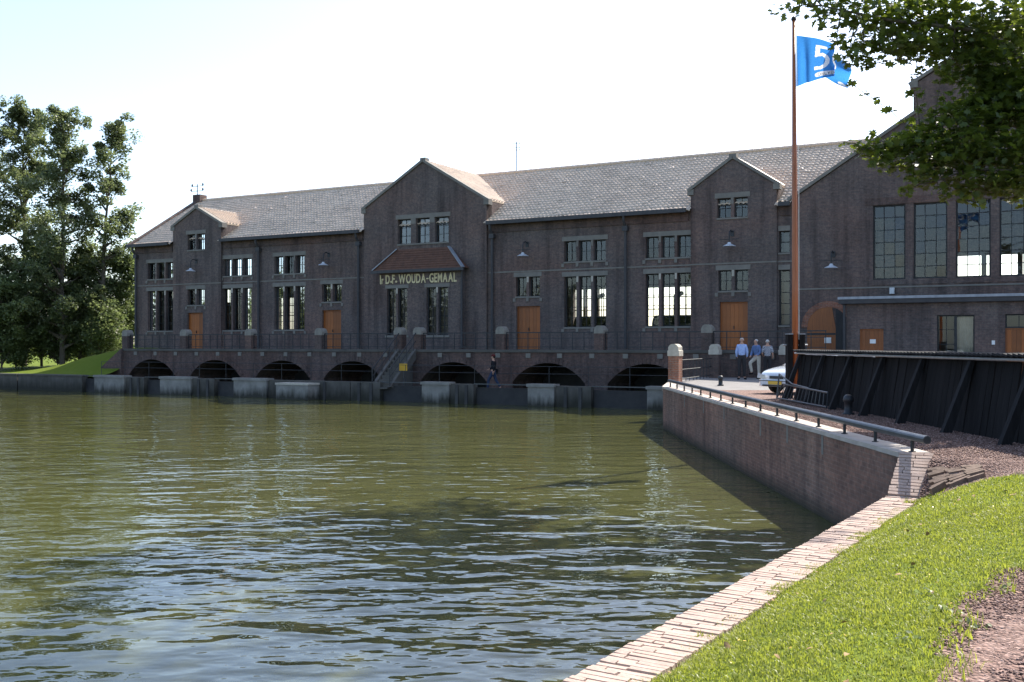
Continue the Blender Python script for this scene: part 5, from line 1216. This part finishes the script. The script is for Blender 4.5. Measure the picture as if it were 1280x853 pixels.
tree('hedge_shrub', px(20, 77), 77, -0.3, 3.2, 'low shrub in front of the tallest poplar by the bank wall', 'bush', 15, 2.0, 3800, first=.03, mat='bush_leaf', group='bushes on the left bank', leaf=.2)
tree('hedge_shrub', px(98, 80), 80, 0.0, 3.4, 'low shrub behind the grass mound below the leaning poplar', 'bush', 16, 2.0, 3800, first=.03, mat='bush_leaf', group='bushes on the left bank', leaf=.2)
tree('hedge_shrub', px(128, 77), 77, 0.2, 3.4, 'low shrub at the top of the grass mound near the station', 'bush', 14, 1.9, 3500, first=.03, mat='bush_leaf', group='bushes on the left bank', leaf=.2)

# far shore and wood out of view, added to darken the window reflections
rg = np.random.default_rng(40); C = []
for k in range(46):
    c0_ = np.array([rg.uniform(-128, -104), -60 + 165 * k / 46 + rg.uniform(-2, 2), 0]); hh = rg.uniform(8, 14)
    g = rg.normal(0, 1, (700, 3)); g /= np.linalg.norm(g, axis=1)[:, None]
    C.append(c0_ + np.array([0, 0, hh * .52]) + g * (rg.uniform(.1, 1, (700, 1)) ** .45) * np.array([3.2, 3.2, hh * .52]))
V, F, S = diamond_leaves(np.concatenate(C), rg, 1.1)
tag(np_mesh('added_far_wood', V, F, 'poplar_leaf', None, S), 'unseen far-off wood added to darken the reflections in the windows', 'wood', kind='stuff')
tag(MB().box(-400, -98, -120, 110, -2.2, -0.9).build('far_shore', 'grass_ground'), kind='structure')
# sycamore at the right, its branches hanging into the picture
sy_ = empty('sycamore_tree', (13.2, 21.0, -0.012)); tag(sy_, 'large sycamore overhanging from the right with lobed leaves', 'tree')
MB().tube([(0, 0, -.1), (0.05, 0, 2), (-.1, 0.1, 4.2), (0.2, 0.2, 7), (-0.6, 0.4, 10), (-1.8, 0.9, 13.6)], [.34, .27, .22, .17, .11, .04], 12).build('trunk', 'bark', sy_)
SYC = [(0, 0), (-.45, 0), (-.30, .30), (-.12, .20), (-.02, .52), (.14, .24), (.50, .34), (.36, .12), (.62, 0), (.36, -.12), (.50, -.34), (.14, -.24), (-.02, -.52), (-.12, -.20), (-.30, -.30)]
rg = np.random.default_rng(21)
def P3(x, y, Z): return np.array([(x - 640) / 1300 * Z, Z, 1.45 + (431 - y) / 1300 * Z])
# limbs given by points in the place (metres), leaves in clusters along them
limbs = [
    ([(13.1, 21.0, 4.6), (11.2, 20.8, 6.6), (9.2, 20.4, 7.6), (7.2, 20.0, 7.7), (5.9, 19.8, 7.9)], .075),
    ([(13.1, 21.0, 5.2), (11.0, 20.0, 7.6), (8.6, 19.6, 8.6), (6.6, 19.5, 8.9), (5.2, 19.6, 8.4)], .07),
    ([(13.1, 21.0, 3.8), (11.2, 20.6, 5.0), (9.4, 20.3, 5.5), (7.9, 20.1, 5.5), (6.75, 20.0, 5.2)], .07),
    ([(13.1, 21.0, 3.4), (11.6, 20.0, 4.3), (10.0, 19.6, 4.7), (8.6, 19.5, 4.75), (7.9, 19.5, 4.5)], .06),
    ([(13.1, 21.0, 4.2), (11.8, 21.6, 5.8), (10.2, 21.9, 6.4), (9.0, 22.0, 6.3)], .06),
    ([(13.2, 21.1, 5.5), (11.6, 21.3, 8.2), (10.2, 21.2, 9.4), (8.8, 21.0, 9.8)], .07),
    ([(13.2, 21.0, 5.0), (15, 21.5, 7), (16.8, 21.8, 8)], .07), ([(13.2, 21.0, 6.0), (13.6, 23, 8), (14, 24.5, 8.6)], .07), ([(13.4, 21.0, 7.0), (13.8, 19.6, 9.2), (14, 18.6, 10)], .06), ([(12.8, 21.4, 9.0), (10.4, 20.4, 11.5), (8.0, 19.8, 12.8)], .07), ([(12.6, 21.4, 9.6), (13.4, 23.4, 12), (13.6, 25.0, 13)], .06), ([(12.4, 21.5, 10.5), (10.0, 23.6, 13), (7.6, 24.4, 13.8)], .06), ([(12.0, 21.6, 11.5), (11.0, 24.0, 13.4), (10.4, 25.6, 13.8)], .05)]
lb = MB()
for pts, r0 in limbs:
    q_ = [Vector(p) - Vector((13.2, 21.0, -0.012)) for p in pts]; lb.tube(q_, [r0 * (1 - .8 * k / (len(q_) - 1)) for k in range(len(q_))], 7)
lb.build('limbs', 'bark', sy_)
CL = []                                        # clusters: x, y, z, radius, leaves
def cl(x, y, Z, r, n, ez=.75): p = P3(x, y, Z); CL.append((p, r, n, ez))
for (x, y, Z, r, n) in ((985, 12, 20.4, .30, 14), (1010, -4, 20.0, .40, 40), (1030, 22, 19.8, .34, 26), (1050, 10, 20.2, .45, 70), (1045, 52, 19.9, .22, 14), (1085, 30, 20, .55, 130), (1078, 66, 19.8, .34, 42), (1060, 75, 20.0, .20, 14), (1085, 82, 20.1, .18, 12), (1120, 20, 20.4, .65, 200), (1115, 60, 20.0, .45, 100),
                        (1160, 15, 20.6, .75, 260), (1150, 55, 20.1, .50, 140), (1185, 55, 20.6, .60, 200), (1205, 20, 21, .8, 300), (1215, 75, 20.4, .50, 150), (1245, 50, 20.5, .75, 300), (1285, 30, 20.8, .9, 420), (1270, 95, 20.3, .70, 280), (1240, 105, 20.6, .42, 110), (1300, 110, 20.4, .8, 330),
                        (1145, 90, 20.2, .16, 7), (1178, 82, 20.0, .22, 14), (1208, 110, 20.1, .22, 14), (1175, 100, 19.9, .15, 6), (1145, 118, 19.9, .14, 7), (1165, 135, 20.0, .22, 13),
                        (1155, 168, 20, .45, 110), (1185, 160, 20.1, .50, 140), (1140, 185, 19.9, .50, 140), (1105, 188, 20.0, .40, 74), (1080, 184, 20.2, .26, 26), (1060, 180, 20.3, .12, 5), (1110, 205, 19.7, .30, 44), (1160, 205, 19.7, .50, 150), (1195, 195, 19.8, .60, 210), (1150, 222, 19.5, .26, 28), (1172, 232, 19.5, .24, 20), (1205, 225, 19.5, .34, 62),
                        (1225, 150, 20.1, .55, 170), (1235, 190, 19.9, .65, 250), (1232, 230, 19.5, .40, 90), (1265, 150, 20.3, .65, 240), (1275, 200, 19.8, .70, 290), (1262, 232, 19.4, .38, 84), (1300, 235, 19.5, .6, 170), (1320, 170, 20, .9, 360), (1092, 168, 20.2, .12, 5), (1240, 128, 20.4, .50, 150), (1272, 130, 20.2, .60, 220), (1212, 132, 20.4, .30, 50), (1225, 98, 20.4, .35, 80), (1190, 96, 20.3, .24, 26), (1196, 138, 20.2, .26, 34), (1180, 120, 20.1, .16, 9), (1135, 240, 19.4, .16, 9), (1190, 246, 19.4, .20, 14), (1218, 250, 19.4, .20, 16)):
    cl(x, y, Z, r, n)
SPR = [(1150, 172), (1128, 152), (1112, 138), (1095, 126), (1080, 116), (1066, 106)]
for x, y in SPR[1:]: cl(x, y, 20.1, .10, 3)
NV = len(CL)
while len(CL) < NV + 150:                       # the upper crown above the picture; it shades the water
    d = rg.uniform(-1, 1, 3)
    if np.linalg.norm(d) < 1: CL.append((np.array([8.3, 23.0, 13.5]) + d * np.array([4.5, 5.6, 2.5]), rg.uniform(.55, .85), 72, .8))
C = []
for p, r, n, ez in CL:
    n = int(n * 1.35)
    g = rg.normal(0, 1, (n, 3)); g /= np.linalg.norm(g, axis=1)[:, None]
    C.append(p + g * (rg.uniform(0.05, 1, (n, 1)) ** .5) * r * np.array([1.25, 1.3, ez]))
C = np.concatenate(C) - np.array([13.2, 21.0, -0.012])
V, F, S = scatter_leaves(C, rg, 0.172, SYC, 0.35)
np_mesh('crown', V, F, 'maple_leaf', sy_, S)
tw = MB()                                      # fine twigs reaching to every cluster
tw.tube([Vector(P3(x, y, 20.1) - np.array([13.2, 21.0, -0.012])) for x, y in SPR], .007, 4, caps=False)
for p, r, n, ez in CL[:NV - 5]:
    best = None
    for pts, _ in limbs[:6]:
        for a, b in zip(pts, pts[1:]):
            a, b = np.array(a), np.array(b); t = np.clip(np.dot(p - a, b - a) / np.dot(b - a, b - a), 0, 1); q_ = a + t * (b - a)
            dd = np.linalg.norm(q_ - p)
            if best is None or dd < best[0]: best = (dd, q_)
    o_ = np.array([13.2, 21.0, -0.012]); a, b = Vector(best[1] - o_), Vector(p - o_)
    tw.tube([a, a.lerp(b, .55) + Vector((0, 0, .06)), b], [.018, .011, .006], 4, caps=False)
tw.build('twigs', 'bark', sy_)['kind'] = 'stuff'

# ------------------------------------------------------------------ grass blades and gravel stones
rg = np.random.default_rng(33)
def blades(n, smin, smax, tmin, tmax, keep, hmin, hmax, w):
    s_ = rg.uniform(smin, smax, n); t2 = tmax - (tmax - tmin) * rg.uniform(0, 1, n)
    out = [(a, b) for a, b in zip(s_, t2) if keep(a, b)]
    return np.array(out)
def blade_mesh(ST_, hmin, hmax, w):
    n = len(ST_); xy = np.array([KS(a, b) for a, b in ST_]); z = np.array([land_z(a, b) + 0.012 * hnoise(x * 1.7, y * 1.9) for (a, b), (x, y) in zip(ST_, xy)])
    patch = np.array([hnoise(x * 3.1, y * 2.7) for x, y in xy])
    h = rg.uniform(hmin, hmax, n) * (1 + 0.35 * patch); az = rg.uniform(0, 2 * np.pi, n); ln = np.abs(rg.normal(0, .55, n)) + .15
    b = np.stack([xy[:, 0], xy[:, 1], z - .004], 1); side = np.stack([-np.sin(az), np.cos(az), np.zeros(n)], 1) * w * rg.uniform(.6, 1.3, n)[:, None]
    fw = np.stack([np.cos(az), np.sin(az), np.zeros(n)], 1)
    mid = b + fw * (h * ln * .35)[:, None] + np.array([0, 0, 1]) * (h * .6)[:, None]; tip = b + fw * (h * ln)[:, None] + np.array([0, 0, 1]) * (h * np.clip(1 - .25 * ln, .4, 1))[:, None]
    V = np.stack([b - side, b + side, mid + side * .7, mid - side * .7, tip], 1).reshape(-1, 3)
    F = (np.array([(0, 1, 2), (0, 2, 3), (3, 2, 4)])[None] + (np.arange(n) * 5)[:, None, None]).reshape(-1, 3)
    sh_ = np.repeat(np.clip(.5 + .3 * patch + rg.normal(0, .22, n), 0, 1), 5); return V, F, sh_
near = blades(80000, .40, 2.25, 4.2, 10.6, is_lawn, 0, 0, 0); far_ = blades(60000, .40, 5.2, .9, 5.6, is_lawn, 0, 0, 0)
edge = blades(16000, .30, .50, 1.2, 10.5, lambda a, b: hnoise(b * 3.3, .2) + .3 * hnoise(b * 9, 1) > .0, 0, 0, 0)
fr_ = blades(26000, 1.5, 5.2, 1.0, 10.6, lambda a, b: abs(a - grass_limit(b)) < .12 or (abs(b - 1.6) < .18 and a < 4), 0, 0, 0)
parts = [blade_mesh(near, .016, .034, .0036), blade_mesh(far_, .02, .042, .0045), blade_mesh(edge, .03, .06, .004), blade_mesh(fr_, .035, .075, .004)]
Vs, Fs, Ss, k = [], [], [], 0
for V, F, S in parts: Vs.append(V); Fs.append(F + k); Ss.append(S); k += len(V)
gr = np_mesh('grass', np.concatenate(Vs), np.concatenate(Fs), 'grass_blade', None, np.concatenate(Ss)); tag(gr, 'short sunlit green grass on the bank between kerb and gravel', 'grass', kind='stuff')
# low broad-leaved weeds along the edge of the path
wc = []
for _ in range(16):
    t2 = rg.uniform(4.6, 9.6); s2 = grass_limit(t2) + rg.normal(-.08, .12); x, y = KS(s2, t2)
    for _k in range(12): wc.append((x + rg.normal(0, .035), y + rg.normal(0, .035), land_z(s2, t2) + rg.uniform(.005, .05)))
V, F, S = scatter_leaves(np.array(wc), rg, .032, OVAL, .3)
tag(np_mesh('weeds', V, F, 'bush_leaf', None, S), 'small broad-leaved weeds along the gravel edge', 'weeds', kind='stuff')
# dry fallen leaves and small daisies on the turf
fl_ = blades(45, .45, 2.1, 1.7, 10.2, is_lawn, 0, 0, 0); pf = np.array([(*KS(a, b), land_z(a, b) + .028) for a, b in fl_])
V, F, S = scatter_leaves(pf, rg, .045, OVAL, .5); tag(np_mesh('fallen_leaves', V, F, 'dry_leaf', None, S), 'scattered dry brown leaves lying on the grass bank', 'leaves', kind='stuff')
fl_ = blades(160, .45, 2.6, 1.7, 10.2, is_lawn, 0, 0, 0); pf = np.array([(*KS(a, b), land_z(a, b) + .035) for a, b in fl_])
V, F, S = scatter_leaves(pf, rg, .018, OVAL, .2); tag(np_mesh('daisies', V, F, 'plate_yellow', None, S), 'tiny yellow flowers dotted over the grass bank', 'flowers', kind='stuff')
def stones(pos, size, name, label):
    n = len(pos); octa = np.array([(1, 0, 0), (-1, 0, 0), (0, 1, 0), (0, -1, 0), (0, 0, 1), (0, 0, -1)], dtype=float)
    V = octa[None] * (size * rg.uniform(.5, 1.4, (n, 1, 3)) * np.array([1, 1, .55])) + rg.normal(0, size * .12, (n, 6, 3))
    a = rg.uniform(0, 2 * np.pi, n); ca, sa = np.cos(a)[:, None], np.sin(a)[:, None]
    V = np.stack([V[..., 0] * ca - V[..., 1] * sa, V[..., 0] * sa + V[..., 1] * ca, V[..., 2]], -1) + pos[:, None, :]
    f = np.array([(0, 2, 4), (2, 1, 4), (1, 3, 4), (3, 0, 4), (2, 0, 5), (1, 2, 5), (3, 1, 5), (0, 3, 5)])
    F = (f[None] + (np.arange(n) * 6)[:, None, None]).reshape(-1, 3)
    tag(np_mesh(name, V.reshape(-1, 3), F, 'gravel_stone', None, np.repeat(np.clip(rg.normal(.5, .26, n), 0, 1), 6)), label, 'gravel', kind='stuff')
g1_ = blades(30000, 1.6, 4.2, 4.5, 10.8, lambda a, b: a > grass_limit(b) - .05, 0, 0, 0)
pos = np.array([(*KS(a, b), land_z(a, b) + .006) for a, b in g1_]); stones(pos, .011, 'gravel_stones', 'loose reddish gravel on the path in the lower right corner')
g2_ = blades(26000, .43, 6.0, 0.02, 2.0, lambda a, b: not is_lawn(a, b) and b < 1.75, 0, 0, 0)
pos2 = np.array([(*KS(a, b), land_z(a, b) + .006) for a, b in g2_])
pos3 = np.stack([rg.uniform(5.56, 7.6, 26000), 11.5 + 16 * rg.uniform(0, 1, 26000) ** 1.5, np.full(26000, -.004)], 1)
pos3 = pos3[[(K0.x - p[0]) * KD.x + (K0.y - p[1]) * KD.y < 0 for p in pos3]]
stones(np.concatenate([pos2, pos3]), .016, 'gravel_stones', 'loose reddish gravel along the quay between pipe rail and black fence')
